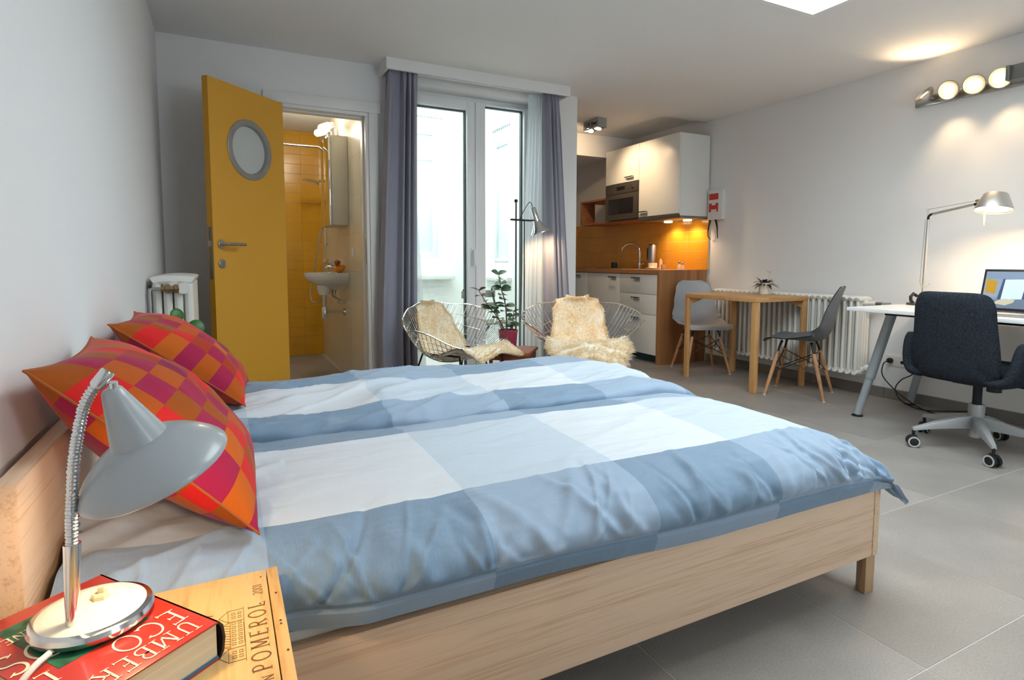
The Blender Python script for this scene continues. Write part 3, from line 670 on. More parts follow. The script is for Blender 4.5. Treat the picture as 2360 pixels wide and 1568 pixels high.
MB().box((.002, Lh-.002, .0026), (Wd-.002, Lh-.0005, .0052), bmx).build('endpaper', M('blue_endpaper', '#2f6c92', .5), bk, smooth=0)
gp = MB(); gp.box((.035, .028, .0500), (.135, .165, .0504), bmx); gp.build('cover_picture', M('green_cover_picture', '#1e5a40', .35, var=(60, .7)), bk, smooth=0)
# lettering: reads from the spine side outwards, tops towards the tail edge
tm = bmx @ Matrix(((1, 0, 0, .006), (0, 1, 0, 0), (0, 0, 1, .0502), (0, 0, 0, 1)))
IV = M('ivory_print', '#efe2c4', .4)
for t_, x, y, h, wt_, sp_ in (('UMBERTO', .010, .212, .027, .10, .16), ('ECO', .006, .172, .034, .09, .08), ('L', .136, .158, .026, .12, 0), ('OS', .096, .088, .048, .08, .02), ('ONDANE', .060, .052, .015, .13, .1), ('NIE', .138, .048, .014, .12, .08)):
    word(t_, tm @ T((x, y, 0)), bk, IV, h, wt_, sp_)

# lamp
tl = thing('table_lamp', 'grey witch-hat table lamp with chrome gooseneck standing on the red book', 'lamp', (-.157, .848, cz+.0505))
bz = cz+.0505; bm_ = T((-.157, .848, bz))
MB().lathe([(.0005, 0), (.056, 0), (.0635, .004), (.0655, .010), (.0635, .0155), (.058, .0175)], 56, bm_).build('base_rim', CHROME, tl)
MB().lathe([(.0585, .0165), (.056, .0185), (.040, .0205), (.02, .0215), (.0005, .0217)], 56, bm_, False).build('base_plate', M('cream_enamel', '#e9e2d0', .3, coat=.4), tl)
sw = MB().lathe([(.0105, 0), (.0100, .006), (.0085, .0075), (.0005, .008)], 6, T((-.151, .862, bz+.0205))).build('switch', M('beige_plastic', '#c9bb96', .45), tl)
MB().box((-.1535, .8595, bz+.028), (-.1465, .8645, bz+.036)).build('switch_lever', M('beige_plastic', '#c9bb96', .45), sw, bev=.001)
MB().tube([(-.1715, .815, bz+.016), (-.1695, .815, bz+.06), (-.167, .815, bz+.118)], [.0070, .0078, .0090], 16).build('stem', CHROME, tl)
gn = crom([(-.167, .815, bz+.115), (-.1655, .815, bz+.155), (-.160, .815, bz+.22), (-.150, .815, bz+.272), (-.142, .8155, bz+.293), (-.131, .8165, bz+.3085)], 30)
Lg = [0]
for a, b in zip(gn, gn[1:]): Lg.append(Lg[-1]+(b-a).length)
MB().tube(gn, [.0060+.0007*(1 if int(l/.0021) % 2 else -1) for l in Lg], 14).build('gooseneck', CHROME, tl, smooth=25)
ap = V((-.1225, .819, bz+.298)); axd = V((.335, .14, -.91)).normalized()
gd_ = (gn[-1]-gn[-8]).normalized(); MB().tube([gn[-1]-gd_*.008, gn[-1]-gd_*.006, gn[-1]+gd_*.012, gn[-1]+gd_*.014], [.0072, .0080, .0080, .0070], 24).build('neck_sleeve', CHROME, tl)
MB().tube([V((-.1195, .8175, bz+.3055)), ap+axd*.010], .0055, 12).build('neck_pin', CHROME, tl)
sm = along(ap, axd) @ Matrix.Scale(.93, 4); prof = [(.0005, .000), (.0095, .0005), (.0125, .004)]+[(.0125+(.034-.0125)*t, .004+.074*t) for t in [i/8 for i in range(1, 9)]]+[(.0385, .0790), (.050, .0845), (.064, .0935), (.077, .1045), (.086, .114), (.0915, .1215), (.0935, .126), (.0935, .129), (.0925, .1305)]
inner = [(r-.0022, z) for r, z in prof[::-1] if r > .006 and z > .006]
shp = MB().lathe(prof+[(.091, .1303)]+inner+[(.0005, .0075)], 64, sm, False)
LG = NT('grey_enamel'); LG.b.inputs['Base Color'].default_value = lin('#a3a8ac'); LG.b.inputs['Roughness'].default_value = .33; LG.b.inputs['Coat Weight'].default_value = .2
shp.build('lamp_shade', LG.m, tl, smooth=28)
MB().blob((0, 0, .085), (.019, .019, .026), 10, sm).build('bulb', EM('warm_bulb', '#ffd9a0', 12), tl)
bl = ap+axd*.118
lamp('lamp_light', 'POINT', bl, 2.4, WARM, size=.02)
cabp = crom([(-.187, .785, bz+.008), (-.200, .765, bz+.004), (-.225, .735, cz+.030), (-.262, .70, cz+.0045), (-.30, .66, cz+.004)], 8)
MB().tube([p for p in cabp], .0036, 10).build('power_cord', M('white_cable', '#dcdad4', .5), tl)
# ================================================================== DINING CORNER
OAK = WOOD('oak', '#cc9c66', '#ad7d48', (2, 24, 24), .45, 5); OAKV = WOOD('oak_upright', '#cc9c66', '#ad7d48', (24, 24, 2), .45, 5)
tx0, tx1, ty0, ty1, tz = 3.585, 4.175, 3.020, 3.765, .728
tb = thing('dining_table', 'small square oak table with rounded legs by the wall radiator', 'table', ((tx0+tx1)/2, (ty0+ty1)/2, 0))
MB().box((tx0, ty0, tz-.034), (tx1, ty1, tz)).build('tabletop', OAK, tb, bev=.004)
for x, sx in ((tx0, 1), (tx1, -1)):
    for y, sy in ((ty0, 1), (ty1, -1)):
        MB().prism([(x, y), (x+sx*.046, y), (x+sx*.046, y+sy*.024), (x+sx*.024, y+sy*.046), (x, y+sy*.046)][::sx*sy], 0, tz-.034).build('leg', OAKV, tb, bev=.006)
        MB().prism([(0, 0), (.105, 0), (.085, -.022), (.03, -.046), (0, -.055)], -.012, .012, T((x+sx*.03, y+sy*.03, tz-.034), rz=math.atan2(sy, sx)) @ Matrix.Rotation(pi/2, 4, 'X')).build('corner_brace', OAKV, tb, bev=.002)
# shell chairs
BEECH = WOOD('beech', '#c2926a', '#a3744c', (24, 24, 2.5), .45, 4)
prof = crom([V((0, a, b)) for a, b in [(.222, .402), (.205, .424), (.15, .434), (.04, .424), (-.08, .416), (-.155, .432), (-.198, .486), (-.222, .56), (-.24, .66), (-.258, .75), (-.282, .822)]], 5)
hwf = lut([(0, .165), (.06, .205), (.2, .225), (.42, .232), (.58, .230), (.75, .196), (.90, .165), (.96, .140), (1, .09)])
curl = lut([(0, .0), (.25, .012), (.42, .055), (.55, .085), (.7, .058), (1, .020)])
def make_shell_chair(label, colname, col):
    t = thing('shell_chair', label, 'chair', (0, 0, 0), 'shell chairs at the oak table')
    N = len(prof)-1
    def fn(off):
        def g(i, j):
            f = j*N; a = int(min(N-1, f)); q = prof[a].lerp(prof[a+1], f-a); d = (prof[a+1]-prof[a]).normalized(); n = V((0, d.z, -d.y)); n = n if n.z > 0 or n.y > 0 else -n
            u = 2*i-1; hw = hwf(j); return q+V((u*hw, 0, 0))+n*(curl(j)*abs(u)**2.2+off)
        return g
    mb = MB(); mb.grid(fn(0), 24, N, flip=False); mb.grid(fn(-.006), 24, N, flip=True)
    ob = mb.build('shell', M(colname, col, .42), t, smooth=60)
    for sx in (-1, 1):
        for fy, ty in ((.195, .115), (-.205, -.105)):
            top = V((sx*.115, ty, .375)); ft = V((sx*.200, fy, 0))
            MB().tube([ft+(top-ft)*.01, ft+(top-ft)*.5, ft+(top-ft)*.88], [.0095, .0145, .0135], 12).build('leg', BEECH, t)
            MB().tube([ft, ft+(top-ft)*.012], .0115, 12).build('glide', WHITE, t)
            MB().tube([ft+(top-ft)*.86, top, V((sx*.095, ty*.9, .408))], [.0075, .0075, .010], 8).build('mount', BLACK, t)
    wr_ = MB(); L = lambda sx, sy, k: V((sx*.2, .195 if sy > 0 else -.205, 0)).lerp(V((sx*.115, .115 if sy > 0 else -.105, .375)), k)
    for a, b in (((-1, 1), (1, 1)), ((-1, -1), (1, -1)), ((-1, 1), (-1, -1)), ((1, 1), (1, -1))):
        wr_.tube([L(*a, .84), L(*b, .46)], .0035, 6); wr_.tube([L(*a, .46), L(*b, .84)], .0035, 6)
    wr_.build('wire_brace', BLACK, t); return t
ca = make_shell_chair('light grey moulded shell chair behind the oak table, beside the kitchen panel', 'light_grey_shell', '#a4a7ad')
ca.location = (3.917, 3.90, 0); ca.rotation_euler = (0, 0, math.atan2(-.91, -.41)-pi/2)
cb = make_shell_chair('dark grey moulded shell chair in front of the oak table, seen side-on', 'dark_grey_shell', '#666a72')
cb.location = (3.900, 2.876, 0); cb.rotation_euler = (0, 0, math.atan2(.89, -.45)-pi/2)
# plant on the table
def leaf(mb, base, d, L, W, bend=.3, up=V((0, 0, 1))):
    d = V(d).normalized(); s = d.cross(up); s = s.normalized() if s.length > 1e-4 else V((1, 0, 0)); n = s.cross(d); pts = []
    for i in range(6):
        t = i/5; c = V(base)+d*(L*t)-up*(bend*L*t*t); w = W*sin(pi*min(1, t*.86+.08))**.8*(.6 if i == 0 else 1); pts.append((c-s*w+n*w*.25, c, c+s*w+n*w*.25))
    b = len(mb.v); mb.v += [V(q) for p in pts for q in p]
    for i in range(5):
        for k in range(2): mb.f.append((b+i*3+k, b+i*3+k+1, b+i*3+4+k, b+i*3+3+k)); mb.mi.append(0)
    return mb
px, py = 4.085, 3.36
pp = thing('potted_plant', 'dark-leaved succulent in a white pot on the oak table', 'plant', (px, py, tz))
MB().lathe([(.0005, 0), (.040, 0), (.044, .004), (.052, .098), (.049, .098), (.046, .085), (.0005, .083)], 32, T((px, py, tz))).build('pot', M('ivory_ceramic', '#e3ddcf', .4), pp)
DL = [M('dark_leaf', '#2b3a2c', .45), M('bronze_leaf', '#4a342c', .45), M('purple_leaf', '#3f2f3c', .45)]
for k in range(34):
    a = k*2.399; e = rnd.uniform(-.15, 1.3); d = V((cos(a)*cos(e), sin(a)*cos(e), sin(e)))
    leaf(MB(), (px+cos(a)*.022, py+sin(a)*.022, tz+.09), d, rnd.uniform(.07, .115), .010, rnd.uniform(.2, .6)).build('leaf', DL[k % 3], pp)
st_ = MB(); st_.tube([(px+.01, py-.02, tz+.09), (px+.012, py-.03, tz+.15), (px+.008, py-.035, tz+.185)], .0012, 5)
for k in range(6): st_.tube([(px+.008, py-.035, tz+.185), (px+.008+.03*cos(k), py-.035+.03*sin(k), tz+.19+.006*(k % 3))], .0009, 4)
st_.build('flower_stem', M('pale_stem', '#b7a291', .6), pp)

# ---- column radiators
RADM = M('radiator_enamel', '#e6e3dc', .35)
def radiator(label, x0, x1, y0, y1, z0, z1, pitch, cols):
    """sections stacked along Y, columns across X"""
    r = thing('radiator', label, 'radiator', ((x0+x1)/2, (y0+y1)/2, z0)); n = int(round((y1-y0)/pitch)); src = None
    for k in range(n):
        y = y0+pitch*(k+.5)
        if src is None:
            mb = MB(); w_ = (x1-x0)/cols
            for c in range(cols): mb.tube([(x0+w_*(c+.5), y, z0+.028), (x0+w_*(c+.5), y, z1-.03)], min(w_*.44, pitch*.43), 10)
            for z, s in ((z0+.02, 1), (z1-.022, -1)):
                P = [(x0+.004, y, z), (x0+.02, y, z-s*.006), ((x0+x1)/2, y, z-s*.010), (x1-.02, y, z-s*.006), (x1-.004, y, z)]
                mb.tube(crom(P, 4), [pitch*.30]+[pitch*.46]*15+[pitch*.30], 10)
            src = mb.build('section', RADM, r)
        else: inst(src, r, (0, pitch*k, 0))
    for z in (z0+.035, z1-.04): MB().tube([((x0+x1)/2, y0-.012, z), ((x0+x1)/2, y1+.012, z)], .020, 14).build('hub', RADM, r)
    return r
r1 = radiator('long white column radiator on the right wall behind the oak table', 4.175, 4.325, 2.60, 4.04, .165, .738, .051, 5)
MB().lathe([(.0005, 0), (.024, 0), (.026, .01), (.026, .035), (.02, .045), (.0005, .045)], 20, along((4.25, 2.588, .215), (0, -1, 0))).build('end_plug', RADM, r1)
va = MB().tube([(4.25, 2.60, .698), (4.25, 2.53, .698)], .017, 14).build('valve', M('white_valve', '#e2e0da', .4), r1)
MB().tube([(4.25, 2.53, .698), (4.25, 2.485, .698)], .014, 14).build('thermostat_head', STEEL, va)
MB().tube([(4.25, 2.50, .698), (4.33, 2.49, .698), (4.352, 2.49, .698)], .008, 8).build('pipe', STEEL, r1)
for y in (2.80, 3.85): MB().box((4.26, y, .30), (4.35, y+.03, .33)).build('bracket', RADM, r1)
r2 = radiator('tall white column radiator in the corner behind the cushions', -.285, -.115, 3.05, 3.66, .30, .925, .05, 4)
BRASS = M('brass_fitting', '#a5896a', .3, .9)
v_ = MB().tube([(-.155, 3.06, .875), (-.155, 3.02, .875)], .026, 16).build('thermostat_head', RADM, r2)
MB().lathe([(.012, 0), (.021, .004), (.021, .022), (.014, .026), (.014, .036), (.022, .040), (.022, .056), (.013, .060), (.013, .075)], 8, along((-.17, 3.035, .873), (-1, 0, 0))).build('valve', BRASS, r2, smooth=20)
MB().tube(crom([(-.24, 3.035, .873), (-.275, 3.035, .873), (-.287, 3.035, .86), (-.289, 3.03, .80), (-.289, 3.03, .05)], 6), .008, 10).build('pipe', STEEL, r2)
for y in (3.15, 3.55): MB().box((XL+.002, y, .6), (-.26, y+.03, .63)).build('bracket', RADM, r2)

# plant with round leaves behind the cushions, on a stool
st = thing('stool', 'small pale wooden stool behind the far corner of the bed', 'stool', (-.12, 2.78, 0))
MB().lathe([(.0005, .45), (.135, .45), (.14, .456), (.14, .47), (.135, .475), (.0005, .475)], 32, T((-.13, 2.78, 0))).build('seat', PINEV, st)
for k in range(3):
    a = 2*pi*k/3+.5; MB().tube([(-.13+.115*cos(a), 2.78+.115*sin(a), 0), (-.13+.085*cos(a), 2.78+.085*sin(a), .452)], [.012, .015], 10).build('leg', PINEV, st)
pi_ = thing('round_leaf_plant', 'green plant with coin-shaped leaves behind the far cushion', 'plant', (-.13, 2.78, .476))
MB().lathe([(.0005, 0), (.05, 0), (.065, .11), (.061, .11), (.058, .095), (.0005, .093)], 28, T((-.13, 2.78, .476))).build('pot', M('terracotta_pot', '#a9674a', .7), pi_)
GL_ = M('coin_leaf', '#2f6a25', .4, var=(30, .2))
for k, (x, y, z, r, nx, ny, nz) in enumerate([(-.170, 2.80, .772, .030, .55, -.8, .25), (-.100, 2.76, .722, .033, .25, -.9, .35), (-.155, 2.70, .69, .018, .4, -.8, .5), (-.185, 2.82, .70, .02, -.3, -.8, .5), (-.128, 2.72, .660, .026, .1, -.5, .8), (-.075, 2.80, .668, .026, .5, -.6, .6), (-.20, 2.86, .64, .028, -.5, -.5, .7), (-.12, 2.85, .65, .03, .2, .5, .8)]):
    m = along((x, y, z), (nx, ny, nz)); lf = MB().lathe([(.0005, .002), (r*.5, .0005), (r*.92, -.001), (r, -.003), (r*.92, -.002), (.0005, .0005)], 22, m).build('leaf', GL_, pi_)
    MB().tube(bez((-.13+.01*cos(k), 2.78+.01*sin(k), .57), (-.13, 2.78, .63), (x, y+.02, z-.05), (x, y+.001, z-.001), 8), .0018, 6).build('stalk', M('leaf_stalk', '#8a6a4a', .6), pi_)

# ================================================================== DESK
dz = .722; fx0, fx1, fy0, fy1 = 3.47, 4.30, .62, 2.245
dk = thing('desk', 'white desk with splayed grey tubular legs along the right wall', 'desk', ((fx0+fx1)/2, (fy0+fy1)/2, 0))
MB().box((fx0, fy0, dz-.022), (fx1, fy1, dz)).build('desktop', M('white_desktop', '#e9eaea', .35), dk, bev=.003)
LGREY = M('silver_grey_paint', '#a6adb3', .38, .2)
for (xt, yt), (xf, yf) in (((3.735, 2.12), (3.680, 2.275)), ((4.225, 2.12), (4.305, 2.295)), ((3.735, .75), (3.680, .60)), ((4.225, .75), (4.305, .58))):
    a, b = V((xt, yt, dz-.03)), V((xf, yf, .012)); q = a.lerp(b, .62)
    lg = MB().tube([a, q], .0285, 20).build('leg', LGREY, dk)
    MB().tube([a.lerp(b, .60), b], .0235, 18).build('lower_leg', LGREY, lg); MB().tube([q, a.lerp(b, .635)], .0295, 20).build('collar', LGREY, lg)
    MB().lathe([(.0005, 0), (.034, 0), (.034, .006), (.02, .014), (.0005, .014)], 20, T((xf, yf, 0))).build('foot', BLACK, lg)
    MB().lathe([(.0005, 0), (.034, 0), (.052, .010), (.06, .012), (.0005, .012)], 20, T((xt, yt, dz-.0345))).build('top_plate', DARKM, lg)
fr = MB()
fr.box((3.70, 2.10, dz-.034), (4.26, 2.14, dz-.022)); fr.box((3.70, .73, dz-.034), (4.26, .77, dz-.022)); fr.box((3.62, .77, dz-.045), (3.65, 2.10, dz-.022)); fr.box((4.15, .77, dz-.045), (4.18, 2.10, dz-.022))
fr.build('underframe', DARKM, dk)
# desk lamp
ALU = M('satin_aluminium', '#cfcbc4', .42, .85); lb = V((4.085, 2.135, dz))
dl = thing('desk_lamp', 'aluminium articulated desk lamp clamped to the white desk', 'lamp', lb)
MB().lathe([(.0005, 0), (.085, 0), (.09, .004), (.085, .014), (.03, .018), (.0005, .018)], 36, T(lb)).build('base', M('grey_lamp_base', '#5c5f63', .4, .5), dl)
MB().tube([lb+V((-.07, .02, .016)), lb+V((-.085, .025, .03)), lb+V((-.088, .026, .055)), lb+V((-.07, .02, .075)), lb+V((-.045, .012, .06))], .010, 8).build('cable_coil', BLACK, dl)
p0 = lb+V((0, 0, .018)); p1 = lb+V((0, .0, .105)); p2 = V((4.085, 2.128, 1.305)); p3 = V((4.02, 1.845, 1.345))
MB().tube([p0, p1], .008, 12).build('post', ALU, dl)
MB().tube([p1, p2-V((0, 0, .03))], .0085, 14).build('lower_arm', ALU, dl)
MB().tube([p1+V((-.02, .012, .05)), p2+V((-.01, .012, -.03))], .0016, 6).build('lower_cable', STEEL, dl)
MB().tube(crom([p2-V((0, 0, .045)), p2-V((0, 0, .012)), p2+V((-.006, -.022, .004)), p2.lerp(p3, .15)], 6), .007, 10).build('elbow', DARKM, dl)
MB().tube([p2.lerp(p3, .1), p3], .0085, 14).build('upper_arm', ALU, dl)
MB().tube([p2+V((0, .006, .035)), p3+V((0, 0, .02))], .0014, 6).build('upper_cable', STEEL, dl)
MB().tube([p2-V((0, 0, .01)), p2+V((0, .008, .037))], .005, 8).build('elbow_lever', ALU, dl)
MB().tube([p1+V((0, 0, -.012)), p1+V((-.02, .012, .055))], .004, 8).build('base_lever', ALU, dl); MB().tube([p1+V((0, 0, 0)), p1+V((.012, -.035, .035))], .004, 8).build('base_lever', ALU, dl)
hc = V((3.985, 1.735, 1.300)); hm_ = along(hc, (.20, .02, 1)); 
MB().tube([p3, hc+V((.012, .055, .045))], .009, 10).build('head_joint', DARKM, dl)
MB().lathe([(.020, .001), (.028, .0), (.028, .012), (.020, .014)], 20, along(hc+V((.014, .07, .056)), (0, 0, 1)), False).build('head_ring', M('brass_ring', '#c7a55c', .3, .8), dl)
MB().lathe([(.0905, 0), (.092, -.001), (.0925, .003), (.058, .093), (.052, .098), (.0005, .098), (.0005, .095), (.050, .095), (.056, .090), (.0895, .004)], 44, hm_, False).build('lamp_head', ALU, dl, smooth=40)
MB().lathe([(.0005, .012), (.087, .010), (.087, .013), (.0005, .015)], 40, hm_).build('lit_diffuser', EM('lamp_glow', '#ffe9c0', 7), dl)
MB().tube([hc+V((-.03, .03, .005)), hc+V((-.034, .03, -.03)), hc+V((-.035, .03, -.085))], [.009, .007, .005], 10).build('grip', M('clear_grip', '#e9dfc8', .2), dl)
lamp('desk_lamp_light', 'SPOT', hc+V((0, 0, .0)), 16, WARM, hc+V((.10, -.03, -1)), .02, 150, .6)
# laptop
lp = thing('laptop', 'open silver laptop on the white desk behind the office chair', 'laptop', (3.75, 1.50, dz))
ly0, ly1 = 1.335, 1.700
MB().box((3.57, ly0, dz+.001), (3.80, ly1, dz+.016)).build('keyboard_deck', M('laptop_aluminium', '#b5b2ae', .35, .7), lp, bev=.004)
km = MB()
for i in range(5):
    for j in range(13): km.box((3.675+i*.022, ly0+.025+j*.0245, dz+.016), (3.675+i*.022+.018, ly0+.025+j*.0245+.02, dz+.0175))
km.build('keys', BLACK, lp, smooth=0)
lm2 = T((3.805, (ly0+ly1)/2, dz+.012), ry=rad(14))       # screen plane: local y width, z height, faces -x
LW, LH = ly1-ly0, .235
MB().box((-.004, -LW/2, 0), (.004, LW/2, LH), lm2).build('lid', M('laptop_dark', '#2a2c33', .3), lp, bev=.003)
sc_ = MB(); u0, v0, sw_, sh_ = LW/2-.012, .016, LW-.024, LH-.030
def sq(P, mi): 
    b = len(sc_.v); sc_.v += [lm2 @ V((-.0045-.0001*mi/3, u0-sw_*x, v0+sh_*y)) for x, y in P]; sc_.f.append(tuple(range(b, b+len(P)))); sc_.mi.append(mi)
cols = [('screen_ceiling', '#7f8fa6'), ('screen_wall', '#8c98ab'), ('screen_yellow', '#b88a1c'), ('screen_window', '#cfe4f2'), ('screen_curtain', '#3b4a6b'), ('screen_floor', '#6b7688'), ('screen_fur', '#c9bda6'), ('screen_dark', '#28303c')]
sq([(0, 0), (1, 0), (1, 1), (0, 1)], 0); sq([(0, .3), (1, .3), (1, .72), (0, .8)], 1); sq([(0, .0), (1, 0), (1, .30), (0, .22)], 5)
sq([(.02, .42), (.16, .38), (.17, .74), (.02, .80)], 2); sq([(.24, .24), (.54, .26), (.56, .80), (.27, .78)], 3); sq([(.52, .24), (.58, .24), (.62, .84), (.55, .84)], 4); sq([(.20, .24), (.25, .24), (.27, .8), (.24, .8)], 4); sq([(.37, .26), (.40, .26), (.41, .78), (.39, .78)], 1)
sq([(.16, .12), (.32, .08), (.42, .16), (.44, .24), (.30, .26), (.20, .20)], 6); sq([(.66, .14), (.80, .1), (.95, .2), (.9, .36), (.76, .36)], 7); sq([(.70, .42), (.84, .42), (.84, .70), (.70, .68)], 3)
sc_.build('screen_picture', [EM(n, c, .2) for n, c in cols], lp, smooth=0)
# office chair
cx, cy = 3.585, 1.578
oc = thing('office_chair', 'dark blue-grey upholstered swivel chair with armrests at the white desk', 'chair', (cx, cy, 0))
k = NT('charcoal_felt'); vec = k.coord(); n = k.noise(vec, 140, 5, .7); k.link(k.ramp(n, [(.35, '#1d2026'), (.65, '#343941')]), k.b.inputs['Base Color']); k.b.inputs['Roughness'].default_value = 1.0; k.b.inputs['Specular IOR Level'].default_value = .1; k.bump(n, .3, .003); FELT = k.m
A5 = [6, 78, 150, 222, 294]; STAR = M('star_base_grey', '#a9abac', .4, .3)
MB().tube([(cx, cy, .065), (cx, cy, .125)], .026, 20).build('hub_post', STAR, oc)
for a in A5:
    ca_, sa_ = cos(rad(a)), sin(rad(a)); m = T((cx, cy, 0), rz=rad(a))
    mb = MB(); hs = [(.02, .024, .115, .185), (.10, .021, .112, .170), (.20, .018, .105, .142), (.295, .013, .092, .112), (.312, .011, .090, .108)]
    for x, w_, za, zb in hs: mb.v += [m @ V(q) for q in ((x, -w_, za), (x, w_, za), (x, w_*.8, zb), (x, -w_*.8, zb))]
    for i in range(4):
        for q in range(4): mb.f.append((i*4+q, i*4+(q+1) % 4, i*4+4+(q+1) % 4, i*4+4+q)); mb.mi.append(0)
    mb.f += [(3, 2, 1, 0), (16, 17, 18, 19)]; mb.mi += [0, 0]
    arm = mb.build('star_leg', STAR, oc, bev=.003)
    w_c = V((cx+ca_*.305, cy+sa_*.305, .0)); sw2 = rad(a)+rad(60+a*.7)
    ct = MB(); dm2 = T(w_c+V((0, 0, .031)), rz=sw2)
    for s in (-1, 1): ct.lathe([(.0005, -.009), (.026, -.009), (.031, -.006), (.031, .006), (.026, .009), (.0005, .009)], 22, dm2 @ T((0, s*.0155, 0), rx=pi/2))
    cst = ct.build('caster', BLACK, oc)
    for s in (-1, 1): MB().lathe([(.021, -.001), (.0285, -.001), (.0285, .001), (.021, .001)], 22, dm2 @ T((0, s*.0255, 0), rx=pi/2), False).build('wheel_ring', M('caster_ring', '#b9bab8', .5), cst)
    MB().tube([w_c+V((0, 0, .04)), w_c+V((0, 0, .095))], .008, 10).build('caster_stem', BLACK, cst); MB().cbox((0, 0, .024), (.034, .016, .022), dm2).build('caster_hood', BLACK, cst, bev=.004)
MB().lathe([(.0005, .115), (.036, .115), (.037, .235), (.034, .245), (.0005, .245)], 28, T((cx, cy, 0))).build('column_sleeve', STAR, oc)
MB().tube([(cx, cy, .24), (cx, cy, .36)], .021, 18).build('gas_lift', DARKM, oc)
MB().box((cx-.10, cy-.075, .355), (cx+.10, cy+.075, .385)).build('tilt_mechanism', BLACK, oc, bev=.008)
MB().tube([(cx-.02, cy-.085, .33), (cx-.02, cy-.085, .375)], .032, 20).build('tilt_knob', BLACK, oc)
MB().tube([(cx+.02, cy-.10, .37), (cx+.02, cy-.225, .368), (cx+.02, cy-.232, .35), (cx+.02, cy-.235, .33)], .006, 8).build('lever', BLACK, oc)
MB().lathe([(.0005, 0), (.033, 0), (.030, .012), (.018, .03), (.0005, .034)], 20, T((cx+.02, cy-.235, .298))).build('lever_knob', BLACK, oc)
def pad(name, pts_fn, nu, nv, thick, mat, parent):
    mb = MB(); mb.grid(lambda i, j: pts_fn(i, j, 1), nu, nv); mb.grid(lambda i, j: pts_fn(i, j, -1), nu, nv, flip=True); return mb.build(name, mat, parent, smooth=180, weld=.0005)
def superell(u, v, p=5): return max(0, (1-abs(2*u-1)**p)*(1-abs(2*v-1)**p))**.5
bw = lut([(0, .212), (.25, .208), (.8, .192), (1, .186)])
def backf(i, j, s):
    u = 2*i-1; hw = bw(j); rr = 1-.10*max(0, abs(u)-.0)**8*0; z = .405+.445*j; x = cx-.235-.055*j+.03*u*u
    # rounded corners
    v = 2*j-1; k_ = max(abs(u), abs(v)); q = (abs(u)**7+abs(v)**7)**(1/7); f = k_/q if q > 0 else 1
    uu, vv = u*f, v*f; return V((x+s*.034*superell(i, j, 6), cy+uu*hw, .6175+vv*.2325))
pad('backrest', backf, 30, 30, .03, FELT, oc)
def seatf(i, j, s):
    u, v = 2*i-1, 2*j-1; k_ = max(abs(u), abs(v)); q = (abs(u)**5+abs(v)**5)**(1/5); f = k_/q if q > 0 else 1
    return V((cx+.03+u*f*.245, cy+v*f*.225, .437+s*.042*superell(i, j, 5)-.012*(u+1)/2))
pad('seat', seatf, 28, 28, .04, FELT, oc)
for s in (-1, 1):
    def armf(i, j, t, s=s):
        path = crom([V((0, y, z)) for y, z in ((.12, .415), (.18, .405), (.226, .418), (.250, .475), (.259, .55), (.263, .612))], 5)
        f = j*(len(path)-1); a = int(min(len(path)-2, f)); q = path[a].lerp(path[a+1], f-a); d = (path[a+1]-path[a]).normalized(); n = V((0, -d.z, d.y))
        xa, xb = -.245+.06*j*j, .06-.03*j; c = V((cx+xa+(xb-xa)*i, cy+s*q.y, q.z)); o_ = n*(.027*superell(i, j, 7)*t); return c+V((0, s*o_.y, o_.z))
    pad('armrest', armf, 16, 24, .02, FELT, oc)
oc.rotation_euler = (0, 0, rad(-4))
# socket and cable
so = thing('wall_socket', 'white double wall socket under the white desk', 'socket', (4.36, 2.43, .28))
MB().box((4.352, 2.355, .245), (4.3598, 2.505, .325)).build('plate', M('ivory_plate', '#e2dfd6', .4), so, bev=.003)
MB().lathe([(.0005, 0), (.012, 0), (.012, .002), (.0005, .002)], 16, along((4.3515, 2.385, .28), (-1, 0, 0))).build('socket_hole', BLACK, so)
cbl = thing('power_cable', 'black cable looping from the wall socket along the floor under the desk', 'cable', (4.25, 2.1, 0))
MB().lathe([(.0005, 0), (.019, 0), (.021, .012), (.014, .032), (.0005, .034)], 18, along((4.3515, 2.465, .285), (-1, 0, 0))).build('plug', BLACK, cbl)
MB().tube(crom([(4.315, 2.465, .285), (4.29, 2.48, .26), (4.27, 2.47, .18), (4.27, 2.38, .09), (4.27, 2.28, .03), (4.22, 2.17, .006), (4.15, 2.02, .006), (4.14, 1.88, .006), (4.22, 1.80, .012), (4.29, 1.86, .05), (4.26, 2.02, .02), (4.20, 2.16, .006), (4.19, 2.28, .035), (4.24, 2.36, .10), (4.27, 2.34, .17), (4.28, 2.26, .24), (4.27, 2.2, .42), (4.26, 2.18, .68)], 8), .004, 8).build('cord', BLACK, cbl)
